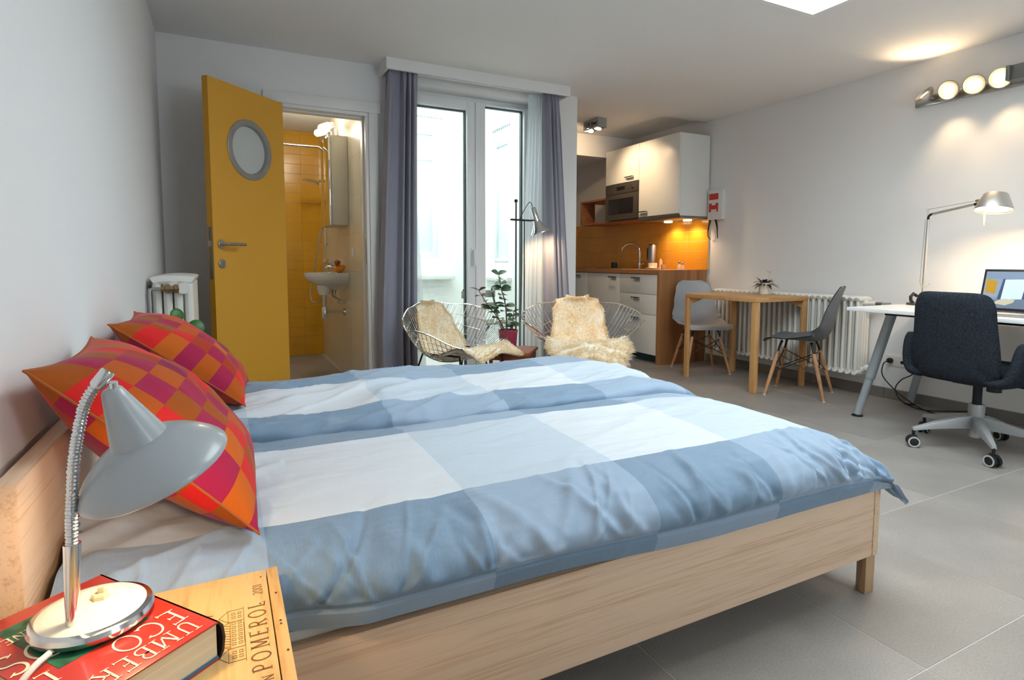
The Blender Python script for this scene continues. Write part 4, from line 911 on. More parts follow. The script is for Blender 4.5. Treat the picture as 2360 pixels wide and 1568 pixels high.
# ================================================================== KITCHEN along the right wall
YT2 = M('amber_tile_glaze', '#dc992c', .2, var=(2.5, .08)); YG2 = M('amber_tile_grout', '#dcc08c', .8)
bs_ = tag(MB().box((4.3472, 4.262, .922), (4.3599, 6.9, 1.475)).build('wall_splashback', YG2, smooth=0), kind='structure'); t0 = None
for j in range(6):
    z0, z1 = (.922, 1.0115) if j == 0 else (.9135+.1*j-.0005, .9135+.1*j+.099)
    z1 = min(z1, 1.474)
    for k in range(9):
        ya = 4.264+k*.293; MB().box((4.346, ya+.0012, z0+.0012), (4.356, ya+.2918, z1-.0012)).build('tile', YT2, bs_, bev=.0012, smooth=0)
BUT = None
def butcher(name, axis):
    k = NT(name); vec = k.coord('Object'); sp = k.add('SeparateXYZ'); k.link(vec, sp.inputs[0])
    st = sp.outputs['XYZ'.index(axis)]; f = k.math('FLOOR', k.math('DIVIDE', st, .042)); wn = k.add('TexWhiteNoise', noise_dimensions='1D'); k.link(f, wn.inputs['W'])
    g = k.noise(k.coord('Object', (30, 30, 2.5) if axis == 'X' else (30, 2.5, 30)), 1, 5); v = k.math('ADD', k.math('MULTIPLY', wn.outputs[0], .5), k.math('MULTIPLY', g, .5))
    k.link(k.ramp(v, [(.2, '#8a5a34'), (.5, '#9c6a40'), (.8, '#af7c4e')]), k.b.inputs['Base Color']); k.b.inputs['Roughness'].default_value = .45; return k.m
wt = thing('worktop', 'brown butcher-block kitchen worktop with an inset sink', 'worktop', (4.05, 5.5, .882))
mb = MB(); zt0, zt1 = .882, .922
mb.box((3.74, 4.322, zt0), (4.352, 5.06, zt1)); mb.box((3.74, 5.06, zt0), (3.88, 5.46, zt1)); mb.box((4.23, 5.06, zt0), (4.352, 5.46, zt1)); mb.box((3.74, 5.46, zt0), (4.352, 6.9, zt1))
mb.build('slab', butcher('butcher_block', 'X'), wt, smooth=0)
sk_ = MB(); sk_.box((3.87, 5.05, .9225), (3.90, 5.47, .925)); sk_.box((4.215, 5.05, .9225), (4.24, 5.47, .925)); sk_.box((3.90, 5.05, .9225), (4.215, 5.075, .925)); sk_.box((3.90, 5.445, .9225), (4.215, 5.47, .925))
sk_.box((3.885, 5.065, .78), (4.228, 5.455, .785)); sk_.box((3.883, 5.062, .78), (3.887, 5.458, .9225)); sk_.box((4.226, 5.062, .78), (4.23, 5.458, .9225)); sk_.box((3.887, 5.062, .78), (4.226, 5.066, .9225)); sk_.box((3.887, 5.454, .78), (4.226, 5.458, .9225))
sk_.build('sink', STEEL, wt, smooth=0)
tag(MB().box((3.752, 4.279, .001), (4.352, 4.320, .921)).build('end_panel', butcher('butcher_panel', 'X'), bev=.0015), 'brown butcher-block end panel of the kitchen counter, behind the grey chair', 'panel')
FRT = M('white_cabinet_front', '#e6e7e5', .3)
def pull(parent, y, z, L=.115, x=3.752):
    """black-topped bracket handle running along Y on a front facing -x"""
    h = MB().box((x-.028, y-L/2, z), (x-.020, y+L/2, z+.010)).box((x-.020, y-L/2, z+.002), (x, y-L/2+.008, z+.008)).box((x-.020, y+L/2-.008, z+.002), (x, y+L/2, z+.008)).build('handle', M('gunmetal_handle', '#54504b', .35, .8), parent, bev=.001)
    MB().box((x-.004, y-L/2+.0, z-.028), (x-.0005, y+L/2-.025, z-.002)).build('handle_plate', M('satin_plate', '#bdb8ae', .35, .6), h, smooth=0)
def base_unit(label, y0, y1, fronts, kind):
    u = thing('base_cabinet', label, 'cabinet', (4.06, (y0+y1)/2, 0), 'white kitchen base cabinets')
    MB().box((3.775, y0+.002, .085), (4.345, y1-.002, .875)).build('carcass', WHITEM, u, smooth=0)
    MB().box((3.835, y0+.002, 0), (3.85, y1-.002, .083)).build('plinth', M('teal_plinth', '#1f4a54', .5), u, smooth=0)
    for z0, z1, hy_, hz in fronts:
        d = MB().box((3.752, y0+.002, z0+.0015), (3.772, y1-.002, z1-.0015)).build(kind, FRT, u, bev=.0015); pull(d, hy_, hz)
base_unit('white kitchen base cabinet with three drawers beside the wooden end panel', 4.322, 4.900, [(.68, .878, 4.63, .835), (.478, .68, 4.63, .637), (.085, .478, 4.63, .435)], 'drawer')
base_unit('white kitchen base cabinet with one door under the sink tap', 4.900, 5.500, [(.085, .878, 5.02, .835)], 'cabinet_door')
base_unit('white kitchen base cabinet half hidden behind the curtain wall', 5.500, 6.100, [(.085, .878, 5.70, .835)], 'cabinet_door')
# wall units
uc = thing('wall_cabinet', 'large white wall cabinet above the hob corner with extractor strip below', 'cabinet', (4.17, 4.57, 1.44))
MB().box((3.975, 4.272, 1.449), (4.345, 4.866, 2.238)).build('carcass', FRT, uc, bev=.001)
d = MB().box((3.955, 4.272, 1.470), (3.973, 4.866, 2.238)).build('cabinet_door', FRT, uc, bev=.0015); pull(d, 4.79, 1.515, .13, 3.955)
ex = tag(thing('extractor_hood', 'slim grey extractor hood under the white wall cabinet', 'hood', (4.15, 4.57, 1.41)), None)
MB().box((3.985, 4.276, 1.424), (4.345, 4.862, 1.447)).build('housing', M('hood_grey', '#8c8a86', .4, .5), ex, bev=.002)
MB().box((3.948, 4.276, 1.430), (3.986, 4.862, 1.466)).build('front_strip', M('hood_strip', '#5e5a55', .4, .5), ex, bev=.003)
for x, y in ((4.215, 4.70), (4.215, 4.42)):
    MB().lathe([(.0005, 0), (.042, 0), (.042, .012), (.0005, .012)], 28, T((x, y, 1.412))).build('downlight', EM('downlight_glow', '#ffe0a8', 16), ex)
    lamp('hood_light', 'SPOT', (x, y, 1.405), 11, WARM, (x+.06, y, .9), .03, 140, .7)
mc = thing('microwave_cabinet', 'white wall cabinet holding the built-in microwave', 'cabinet', (4.17, 5.16, 1.44))
MB().box((3.975, 4.870, 1.855), (4.345, 5.454, 2.238)).build('carcass', FRT, mc, bev=.001); MB().box((3.975, 4.870, 1.462), (4.345, 4.888, 1.855)).box((3.975, 5.436, 1.462), (4.345, 5.454, 1.855)).build('side_panel', FRT, mc, smooth=0)
d = MB().box((3.955, 4.870, 1.862), (3.973, 5.454, 2.238)).build('cabinet_door', FRT, mc, bev=.0015); pull(d, 5.02, 1.905, .13, 3.955)
mw = thing('microwave', 'built-in dark grey microwave below the small white cabinet door', 'microwave', (4.1, 5.16, 1.463))
MB().box((3.975, 4.892, 1.464), (4.30, 5.432, 1.85)).build('body', DARKM, mw, smooth=0)
MG = M('microwave_grey', '#5b554f', .35, .5); MB().box((3.950, 4.874, 1.464), (3.974, 5.450, 1.745)).build('door', MG, mw, bev=.003); MB().box((3.950, 4.874, 1.749), (3.974, 5.450, 1.853)).build('control_panel', MG, mw, bev=.003)
MB().box((3.9482, 4.955, 1.525), (3.9505, 5.39, 1.695)).build('glass', M('black_glass', '#1c1b1e', .08), mw, bev=.004); MB().box((3.9482, 5.10, 1.785), (3.9505, 5.24, 1.825)).build('display', M('black_glass', '#1c1b1e', .08), mw)
MB().lathe([(.0005, 0), (.016, 0), (.016, .012), (.0005, .012)], 20, along((3.950, 4.965, 1.803), (-1, 0, 0))).build('knob', STEEL, mw)
WSH = WOOD('walnut_shelf', '#a9704a', '#85532f', (24, 2.2, 24), .5, 5)
os_ = thing('open_shelf', 'brown wooden open shelf box beside the microwave', 'shelf', (4.17, 5.45, 1.44))
MB().box((3.99, 4.87, 1.443), (4.345, 6.02, 1.461)).build('bottom_board', WSH, os_, smooth=0); MB().box((3.99, 5.456, 1.712), (4.345, 6.02, 1.732)).build('top_board', WSH, os_, smooth=0); MB().box((3.99, 6.0, 1.461), (4.19, 6.02, 1.712)).build('side_board', WSH, os_, smooth=0)
# things on the worktop
ft = thing('kitchen_tap', 'chrome swan-neck tap standing at the kitchen sink', 'tap', (4.27, 5.22, .925))
MB().lathe([(.0005, 0), (.026, 0), (.026, .008), (.02, .012), (.019, .06), (.0005, .062)], 20, T((4.27, 5.22, .925))).build('base', CHROME, ft)
MB().tube(crom([(4.27, 5.22, .98), (4.27, 5.22, 1.10), (4.262, 5.235, 1.165), (4.235, 5.28, 1.205), (4.195, 5.345, 1.205), (4.165, 5.39, 1.165), (4.158, 5.405, 1.125)], 8), .0115, 14).build('spout', CHROME, ft)
MB().tube([(4.27, 5.20, .965), (4.265, 5.15, .975), (4.262, 5.13, .99)], [.010, .008, .007], 10).build('lever', CHROME, ft)
th_ = thing('thermos_flask', 'tall steel vacuum flask standing against the orange tiles', 'flask', (4.25, 4.98, .9225))
MB().lathe([(.0005, 0), (.044, 0), (.046, .004), (.046, .255), (.043, .262), (.0005, .262)], 32, T((4.25, 4.98, .9225))).build('body', STEEL, th_)
MB().lathe([(.044, .262), (.040, .272), (.0005, .274)], 28, T((4.25, 4.98, .9225)), False).build('lid', BLACK, th_); MB().tube(crom([(4.25, 5.022, 1.16), (4.25, 5.056, 1.15), (4.25, 5.062, 1.10), (4.25, 5.056, 1.03), (4.25, 5.024, 1.02)], 5), .007, 8).build('handle', BLACK, th_)
def cup(name, label, x, y, r, h, mat, handle, z=.9225, cat='cup'):
    t = thing(name, label, cat, (x, y, z)); MB().lathe([(.0005, 0), (r*.75, 0), (r*.92, h*.15), (r, h), (r-.003, h), (r*.9, h*.2), (.0005, h*.12)], 28, T((x, y, z))).build('bowl', mat, t)
    if handle: MB().tube(crom([(x, y-r*.96, z+h*.85), (x, y-r*1.35, z+h*.85), (x, y-r*1.5, z+h*.55), (x, y-r*1.3, z+h*.28), (x, y-r*.93, z+h*.25)], 4), .0045, 8).build('handle', mat, t)
CRM = M('cream_ceramic', '#f0e4cf', .3)
sau = MB().lathe([(.0005, 0), (.04, 0), (.075, .010), (.074, .013), (.04, .004), (.0005, .004)], 32, T((4.15, 4.855, .9225))).build('saucer', CRM, smooth=40); tag(sau, 'cream saucer under the coffee cup on the kitchen worktop', 'saucer')
cup('coffee_cup', 'cream coffee cup with a handle beside the steel flask', 4.15, 4.855, .046, .062, CRM, True, .9268)
cup('egg_cup', 'small pale handleless cup right of the cream coffee cup', 4.16, 4.70, .025, .048, M('pale_metal_cup', '#c4b6a2', .35, .4), False)
for lab, x, y, s in (('taller glass salt shaker with a metal cap on the worktop', 4.20, 4.505, 1.0), ('shorter glass pepper shaker with a metal cap on the worktop', 4.20, 4.455, .82)):
    t = thing('shaker', lab, 'shaker', (x, y, .9225)); MB().lathe([(.0005, 0), (.021*s, 0), (.021*s, .03*s), (.012*s, .05*s), (.010*s, .062*s), (.0005, .062*s)], 20, T((x, y, .9225))).build('body', M('pink_glass', '#e9c6ac', .15), t)
    MB().blob((x, y, .9225+.074*s), (.014*s, .014*s, .014*s), 8).build('cap', M('copper_cap', '#a98874', .3, .7), t)
bt = tag(MB().lathe([(.0005, 0), (.02, 0), (.02, .085), (.008, .105), (.008, .115), (.0005, .115)], 18, T((4.30, 4.90, .9225))).build('spice_jar', M('pink_jar', '#e0a68a', .3), smooth=40), 'small pinkish jar behind the cream coffee cup', 'jar')
tag(MB().lathe([(.0005, 0), (.034, 0), (.036, .005), (.036, .065), (.03, .072), (.0005, .072)], 24, T((4.20, 5.60, .9225))).build('storage_tin', M('dark_tin', '#2d2a2c', .4, .3), smooth=40), 'small dark round tin on the worktop left of the tap', 'tin')
tag(MB().box((4.05, 5.50, .9225), (4.25, 5.76, .9275)).build('drip_tray', M('dark_tray', '#3a322c', .5), bev=.002), 'thin dark tray lying under the little tin', 'tray')
# twin spot on the alcove ceiling
cs = thing('ceiling_spotlight', 'brushed metal twin spotlight on the kitchen alcove ceiling', 'spotlight', (3.43, 4.93, 2.43))
m = T((3.43, 4.93, 2.43), rz=0)
MB().box((-.055, -.115, -.022), (-.045, .115, -.006), m).box((.045, -.115, -.022), (.055, .115, -.006), m).box((-.055, -.115, -.095), (-.045, .115, -.082), m).box((.045, -.115, -.095), (.055, .115, -.082), m).box((-.055, -.006, -.082), (-.045, .006, -.022), m).box((-.055, -.125, -.095), (.055, -.115, -.006), m).box((-.055, .115, -.095), (.055, .125, -.006), m).box((-.055, -.125, -.006), (.055, .125, -.0005), m).build('housing', M('satin_lamp_box', '#a3a7aa', .35, .6), cs, bev=.001)
for y, dx in ((-.058, -.2), (.058, -.5)):
    hm2 = along(m @ V((0, y, -.055)), (dx, -.1, -1)); hh = MB().lathe([(.0005, -.03), (.025, -.03), (.042, .045), (.038, .045), (.024, -.02), (.0005, -.02)], 24, hm2).build('spot_head', STEEL, cs, smooth=50)
    MB().lathe([(.0005, .03), (.036, .034), (.0005, .036)], 20, hm2).build('lens', EM('spot_glow', '#ffe6b8', 10), hh)
lamp('alcove_spot', 'SPOT', (3.41, 4.87, 2.33), 55, WARM, (3.99, 4.86, 1.75), .04, 95, .8); lamp('alcove_spot', 'SPOT', (3.40, 5.0, 2.33), 26, WARM, (3.5, 5.5, 2.25), .04, 110, .8)
# intercom
ic = thing('intercom', 'white wall intercom with red and white sticker and black cord', 'intercom', (4.35, 4.16, 1.41))
MB().box((4.315, 4.068, 1.412), (4.3598, 4.252, 1.70)).build('housing', M('intercom_white', '#dcdedd', .4), ic, bev=.004)
RD = M('sticker_red', '#c5352c', .5); ST = M('sticker_white', '#e2d6d2', .5)
r_ = MB(); r_.box((4.3145, 4.118, 1.605), (4.3152, 4.236, 1.665)); r_.box((4.3145, 4.118, 1.488), (4.3152, 4.236, 1.572)); r_.build('red_label', RD, ic, smooth=0)
w_ = MB(); w_.box((4.3147, 4.118, 1.572), (4.3152, 4.236, 1.605)); w_.box((4.3138, 4.152, 1.553), (4.3144, 4.200, 1.572)); w_.box((4.3138, 4.140, 1.489), (4.3144, 4.206, 1.512)); w_.build('white_label', ST, ic, smooth=0)
MB().tube(crom([(4.325, 4.225, 1.412), (4.318, 4.236, 1.34), (4.322, 4.246, 1.26), (4.345, 4.233, 1.224)], 8), [.010-.006*min(1, i/14) for i in range(25)], 8).build('cord', BLACK, ic)
MB().tube(crom([(4.325, 4.155, 1.412), (4.318, 4.128, 1.345), (4.322, 4.125, 1.28), (4.345, 4.142, 1.232)], 8), [.011-.007*min(1, i/16) for i in range(25)], 8).build('cord', BLACK, ic)

# ================================================================== WALL SPOT BAR
sb = thing('spotlight_bar', 'chrome wall bar with four round lit spotlights high on the right wall', 'wall lamp', (4.33, 1.95, 2.05))
MB().box((4.335, 1.50, 2.066), (4.3598, 2.385, 2.130)).build('wall_plate', M('polished_plate', '#c9c6c0', .15, 1), sb, bev=.002)
MB().box((4.20, 1.795, 2.078), (4.335, 1.815, 2.165)).build('end_bracket', M('bracket_grey', '#77797b', .4, .5), sb, bev=.002)
MB().box((4.215, 1.50, 2.078), (4.335, 1.795, 2.165)).build('transformer_box', M('bracket_grey', '#77797b', .4, .5), sb, bev=.003)
CAMP = V((0, 0, 1.0)); HL = EM('spot_lens_glow', '#ffe2b0', 8)
for y, dx, dy, dz_ in ((2.285, -.75, .45, .75), (2.14, -1, -.05, -.32), (2.0, -1, -.25, -.45), (1.865, -1, -.45, -.30)):
    c = V((4.262, y, 2.118)); q = along(c, (dx, dy, dz_))
    h = MB().lathe([(.0005, -.035), (.02, -.035), (.05, -.012), (.059, .004), (.061, .010), (.061, .016), (.056, .017), (.052, .008), (.03, -.015), (.0005, -.02)], 36, q).build('spot_head', M('spot_head_metal', '#bdb8ae', .38, .9), sb, smooth=40)
    MB().lathe([(.0005, .0), (.024, .0), (.028, .006), (.0005, .012)], 24, q).build('lens', HL, h)
    MB().tube([c-V((0, 0, .0))+V((.02, 0, 0)), (4.336, y, 2.112)], .007, 8).build('swivel', CHROME, h)
lamp('bar_spot', 'SPOT', (4.23, 2.30, 2.15), 9, WARM, (4.12, 2.22, 2.38), .03, 120, .9)
for y in (2.14, 1.86): lamp('bar_spot', 'SPOT', (4.225, y, 2.10), 9, WARM, (4.34, y-.02, 1.55), .03, 75, .9)
for y in (2.0, 1.86): lamp('bar_spot', 'SPOT', (4.20, y, 2.10), 12, WARM, (2.6, y-.9, .3), .04, 60, .9)
# ================================================================== WINDOW CORNER
def curtain(name, label, cat, xt, xb, y, z0, z1, folds, amp, mat, seed, group=None, thick=.004, ht=.10):
    def fn(off):
        def g(i, j):
            zz = z1-(z1-z0)*j; a = xt[0]+(xt[1]-xt[0])*i; b = xb[0]+(xb[1]-xb[0])*i; x = a+(b-a)*min(1, j*1.25)
            k_ = folds*(1+.0*j)*i+.35*sin(i*7+seed); top = 1-sst(0, ht, j); A = amp*(1-.55*top)*(.75+.35*sin(i*9+seed*2))
            q = sin(2*pi*k_+.5*sin(j*3+seed)*(1-top))+.35*sin(2*pi*k_*2+1.3+seed)*(1-.4*j)
            q += top*.7*sin(2*pi*k_*3)
            return V((x+.006*sin(2*pi*k_*1+1.6), y+A*q+off, zz))
        return g
    mb = MB(); nu = int(folds*26); mb.grid(fn(0), nu, 40)
    if thick: mb.grid(fn(thick), nu, 40, flip=True)
    return tag(mb.build(name, mat, smooth=180), label, cat, group)
k = NT('grey_curtain_cloth'); k.b.inputs['Base Color'].default_value = lin('#8f8e9c'); k.b.inputs['Roughness'].default_value = .8; k.b.inputs['Sheen Weight'].default_value = .25; k.bump(k.noise(k.coord('Object', (300, 300, 40)), 1, 2), .15, .002); CUR = k.m
curtain('curtain', 'long grey pleated curtain hanging beside the bathroom doorway', 'curtain', (1.075, 1.285), (.985, 1.262), 4.045, .02, 2.335, 3.6, .034, CUR, 1.0, 'grey curtains at the glazed door')
curtain('curtain', 'long grey pleated curtain hanging beside the kitchen alcove', 'curtain', (2.315, 2.482), (2.345, 2.625), 4.045, .02, 2.335, 3.4, .034, CUR, 2.4, 'grey curtains at the glazed door')
SH = SHEER('white_voile', '#eef1f4', .62)
curtain('sheer_curtain', 'white sheer curtain peeking out behind the grey curtain by the bathroom', 'curtain', (1.08, 1.235), (1.09, 1.350), 4.115, .02, 2.335, 6, .016, SH, 3.1, 'white sheer curtains', 0)
curtain('sheer_curtain', 'white sheer curtain lit by the floor lamp beside the grey curtain', 'curtain', (2.225, 2.44), (2.16, 2.45), 4.115, .02, 2.335, 6, .016, SH, 4.7, 'white sheer curtains', 0)
# floor lamp
flx, fly = 2.02, 3.93
fp = thing('floor_lamp', 'slim black floor lamp with chrome cone shade beside the glazed door', 'lamp', (flx, fly, 0))
MB().lathe([(.0005, 0), (.125, 0), (.125, .012), (.02, .018), (.0005, .018)], 36, T((flx, fly, 0))).build('base', BLACK, fp)
MB().tube([(flx, fly, .015), (flx, fly, 1.455)], .0062, 12).build('pole', DARKM, fp); MB().lathe([(.0005, 0), (.013, 0), (.013, .02), (.0005, .024)], 16, T((flx, fly, 1.45))).build('pole_cap', BLACK, fp)
MB().tube([(flx-.05, fly-.01, 1.318), (flx+.145, fly+.03, 1.318)], .0075, 12).build('cross_arm', BLACK, fp)
MB().tube([(flx+.072, fly, .02), (flx+.072, fly, 1.32)], .0042, 10).build('second_pole', DARKM, fp)
sc = V((flx+.150, fly+.01, 1.418)); sd = V((.30, -.10, -1)).normalized(); smx = along(sc, sd)
MB().tube(crom([(flx+.035, fly, 1.32), (flx+.05, fly, 1.36), (flx+.105, fly, 1.445), (flx+.128, fly, 1.452), sc-sd*.0], 8), .003, 8).build('flex', DARKM, fp)
pf = [(.0005, 0), (.019, .001), (.021, .004), (.024, .105), (.030, .122), (.052, .160), (.071, .188), (.0785, .200), (.0785, .204)]
MB().lathe(pf+[(.076, .203), (.069, .188), (.050, .162), (.028, .125), (.0005, .12)], 36, smx, False).build('lamp_shade', CHROME, fp, smooth=40)
MB().tube([(flx+.138, fly+.03, 1.318), sc+sd*.10], .006, 8).build('shade_joint', BLACK, fp)
MB().lathe([(.0005, .176), (.062, .180), (.0005, .184)], 30, smx).build('lit_diffuser', EM('floor_lamp_glow', '#ffe3b4', 12), fp)
lamp('floor_lamp_light', 'SPOT', sc+sd*.19, 17, WARM, sc+sd*.19+V((.42, .22, -1)), .03, 130, .8)

# ---- wire diamond chairs with sheepskins
PW = lut([(0, .36), (.25, .13), (.45, -.07), (.6, -.175), (.8, -.27), (1.0, -.345)]); 
def lerpt(pts, x):
    if x <= pts[0][0]: a, b = pts[0], pts[1]
    elif x >= pts[-1][0]: a, b = pts[-2], pts[-1]
    else:
        for a, b in zip(pts, pts[1:]):
            if x <= b[0]: break
    t = (x-a[0])/(b[0]-a[0]); return V(a[1:]).lerp(V(b[1:]), t)
_pp = crom([(-.10, .41, .405), (0, .365, .432), (.14, .24, .405), (.30, .08, .345), (.45, -.06, .312), (.56, -.145, .335), (.66, -.20, .405), (.78, -.255, .52), (.9, -.31, .66), (1.0, -.35, .775)], 6); PROF = [tuple(p) for p in _pp]
def umt(w): q = abs(2*w-1); return max(.03, 1-q**(1.6 if w > .5 else 1.8))
def dsurf(u, w):
    """u = lateral position in half-widths of the chair"""
    p = lerpt(PROF, w); um = umt(w); r = abs(u)/um; rc = min(r, 1.0); f = abs(2*w-1)**1.15
    ze = .63+((.775 if w > .5 else .435)-.63)*f; ye = -.02+((-.35 if w > .5 else .365)+.02)*f
    k = .92*rc**2.1*(1-.6*sst(.76, .97, w))*(1-.65*sst(.32, .05, w)); ov = max(0, abs(u)-um); return V((.475*u, p.x+(ye-p.x)*k, p.y+(ze-p.y)*k-.12*ov))
def dnorm(u, w):
    e = .01; a = dsurf(u+e, w)-dsurf(u-e, w); b = dsurf(u, w+e)-dsurf(u, w-e); n = a.cross(b); n = -n if n.z < 0 else n; return n.normalized()
def squirc(s, t):
    a, b = 2*s-1, 2*t-1; m = max(abs(a), abs(b)); q = (abs(a)**6+abs(b)**6)**(1/6); f = m/q if q > 1e-6 else 1; return (a*f+1)/2, (b*f+1)/2
def dpt(s, t): s, t = squirc(s, t); w = (s+t)/2; return dsurf((s-t)/max(.02, 1-abs(2*w-1))*umt(w), w)
NW = 20
def make_wire_chair(label, loc, angf):
    c = thing('wire_chair', label, 'chair', (0, 0, 0), 'chrome wire lounge chairs')
    mb = MB()
    for k in range(1, NW):
        q = k/NW
        mb.tube([dpt(q, j/18) for j in range(19)], .0024, 5); mb.tube([dpt(j/18, q)-V((0, 0, .003)) for j in range(19)], .0024, 5)
    g = mb.build('wire_shell', CHROME, c); g['kind'] = 'stuff'
    rim = [dpt(0, j/16) for j in range(16)]+[dpt(j/16, 1) for j in range(16)]+[dpt(1, 1-j/16) for j in range(16)]+[dpt(1-j/16, 0) for j in range(16)]
    MB().tube(rim, .0048, 8, closed=True).build('rim', CHROME, c)
    for s in (-1, 1):
        MB().tube(crom([(s*.20, .19, .385), (s*.235, .24, .20), (s*.265, .285, .012), (s*.268, .24, .009), (s*.268, -.24, .009), (s*.265, -.285, .012), (s*.23, -.20, .23), (s*.20, -.15, .385)], 6), .0065, 8).build('leg', DARKM, c)
        MB().tube([(s*.24, .235, .19), (s*.235, -.205, .21)], .0055, 8).build('side_stretcher', DARKM, c)
    MB().tube([(-.24, .235, .19), (.24, .235, .19)], .0055, 8).build('cross_stretcher', DARKM, c); MB().tube([(-.235, -.205, .21), (.235, -.205, .21)], .0055, 8).build('cross_stretcher', DARKM, c)
    for s in (-1, 1): MB().tube([(s*.20, -.15, .385), (s*.20, .19, .392)], .0065, 8).build('seat_rail', DARKM, c)
    c.location = loc; c.rotation_euler = (0, 0, angf-pi/2); return c
FUR = NT('sheep_fleece'); FUR.b.inputs['Roughness'].default_value = .9; FUR.b.inputs['Sheen Weight'].default_value = .4
tc = FUR.coord('Object'); FUR.link(FUR.ramp(FUR.noise(tc, 9, 4), [(.3, '#f3e2c2'), (.5, '#f8ecd6'), (.7, '#fbf5ea')]), FUR.b.inputs['Base Color'])
def fleece_mat():
    k = NT('fleece_fibres'); d = k.add('BsdfDiffuse'); t = k.add('BsdfTranslucent'); m = k.add('MixShader'); m.inputs[0].default_value = .55
    c = k.ramp(k.noise(k.coord(), 9, 4), [(.3, '#f8e6c4'), (.5, '#fdf1da'), (.7, '#fffaf0')]); k.link(c, d.inputs[0]); k.link(c, t.inputs[0])
    k.link(d.outputs[0], m.inputs[1]); k.link(t.outputs[0], m.inputs[2]); k.link(m.outputs[0], k.out.inputs[0]); return k.m
FUR2 = fleece_mat()
def sheepskin(label, loc, angf, w0, hwp, lumps, flen, seed):
    hw = lut(hwp); T0 = .022
    def sp(i, j, o=0):
        w_ = w0+(.95-w0)*j; h = hw(w_)*(1+.10*noise.noise(V((w_*5, seed, 0)))); u = (2*i-1)*h
        if w_ >= 0: p = dsurf(u, w_); n = dnorm(u, w_)
        else:
            e = dsurf(u, 0.0); p = e+V((0, .055*sst(0, -.10, w_), w_*.95)); n = V((0, .8, .5)) if w_ > -.05 else V((0, 1, .15)); n.normalize()
        ed = (1-abs(2*i-1)**4)*(1-abs(2*j-1)**8); lump = .0
        for (lu, lw, r, hh) in lumps: lump += hh*math.exp(-(((u-lu)*.475)**2+((w_-lw)*.95)**2)/(r*r))
        lump += .010*noise.noise(V((u*5, w_*8, seed)))
        return p+n*(T0*max(.25, ed)+lump+o), n
    t = thing('sheepskin', label, 'sheepskin', (0, 0, 0), 'sheepskins on the wire chairs')
    mb = MB(); mb.grid(lambda i, j: sp(i, j)[0], 34, 64); mb.grid(lambda i, j: sp(i, j)[0]-sp(i, j)[1]*(.012), 34, 64, flip=True)
    mb.build('hide', FUR.m, t, smooth=180)
    fb = MB(); r = random.Random(seed)
    for _ in range(15000):
        i, j = r.random(), r.random()
        if r.random() < .22: i = r.choice((r.uniform(0, .05), r.uniform(.95, 1)))
        if r.random() < .10: j = r.choice((r.uniform(0, .04), r.uniform(.97, 1)))
        p, n = sp(i, j, -.002); cl = V((noise.noise(V((i*9, j*14, seed)))*1.2, noise.noise(V((i*9+7, j*14, seed+4)))*1.2, -.35)); ed = (2*i-1)
        d = (n+cl*.75+V((ed*abs(ed)**3*.9, 0, 0))+V((r.uniform(-.35, .35), r.uniform(-.35, .35), r.uniform(-.3, .3)))).normalized()
        L = flen(w0+(.95-w0)*j)*r.uniform(.6, 1.2); sd = d.cross(V((r.uniform(-1, 1), r.uniform(-1, 1), r.uniform(-1, 1)))).normalized()*.0016
        m_ = p+d*L*.55; e = p+d*L+V((0, 0, -.25*L)); b = len(fb.v); fb.v += [p-sd, p+sd, m_+sd*.9, m_-sd*.9, e]; fb.f += [(b, b+1, b+2, b+3), (b+3, b+2, b+4)]; fb.mi += [0, 0]
    f_ = fb.build('fleece', FUR2, t, smooth=0); f_['kind'] = 'stuff'
    t.location = loc; t.rotation_euler = (0, 0, angf-pi/2); return t
c1 = ((1.44, 3.64, 0), rad(-65)); c2 = ((2.35, 3.50, 0), rad(-115))
make_wire_chair('chrome wire diamond chair with a flat cream sheepskin, in front of the glazed door', *c1)
make_wire_chair('chrome wire diamond chair with a fluffy sheepskin, in front of the kitchen alcove', *c2)
sheepskin('short-haired cream sheepskin draped over the wire chair by the glazed door', *c1, -.02, [(-.1, .40), (.05, .46), (.25, .50), (.42, .50), (.6, .44), (.80, .36), (.88, .27), (.95, .12)], [(.38, .42, .06, .03), (-.35, .36, .06, .02)], lambda w: .018+.006*sst(.2, 0, w), 3)
sheepskin('thick fluffy cream sheepskin draped over the wire chair by the kitchen', *c2, -.11, [(-.11, .36), (-.05, .50), (.03, .56), (.25, .60), (.42, .58), (.6, .46), (.80, .42), (.88, .33), (.95, .16)], [(.45, .46, .07, .05), (-.42, .44, .07, .05), (0, .95, .12, .02)], lambda w: .022+.030*sst(.25, 0, w), 5)
# ---- teak side table with plant
P0 = V((1.865, 3.435, 0)); e1, e2 = V((.645, .764, 0)), V((-.764, .645, 0)); stz = .372
s_t = thing('side_table', 'small reddish teak side table between the wire chairs', 'table', P0+e1*.17+e2*.15)
TEAK = WOOD('teak', '#9a5434', '#7a3c22', (3, 24, 24), .3, 5); TM = Matrix(((e1.x, e2.x, 0, P0.x), (e1.y, e2.y, 0, P0.y), (0, 0, 1, 0), (0, 0, 0, 1)))
MB().box((0, 0, stz-.022), (.345, .30, stz), TM).build('tabletop', TEAK, s_t, bev=.003)
for a in (.025, .32):
    for b in (.025, .275): MB().tube([TM @ V((a, b, 0)), TM @ V((a, b, stz-.022))], [.010, .014], 10).build('leg', TEAK, s_t)
ap_ = MB()
for q in (.02, .28): ap_.box((.03, q-.006, stz-.06), (.315, q+.006, stz-.022), TM)
for q in (.02, .325): ap_.box((q-.006, .03, stz-.06), (q+.006, .27, stz-.022), TM)
ap_.build('apron', TEAK, s_t, smooth=0)
jx, jy = 1.812, 3.645
jp = thing('potted_jade_plant', 'leggy jade plant in a maroon pot on the teak side table', 'plant', (jx, jy, stz))
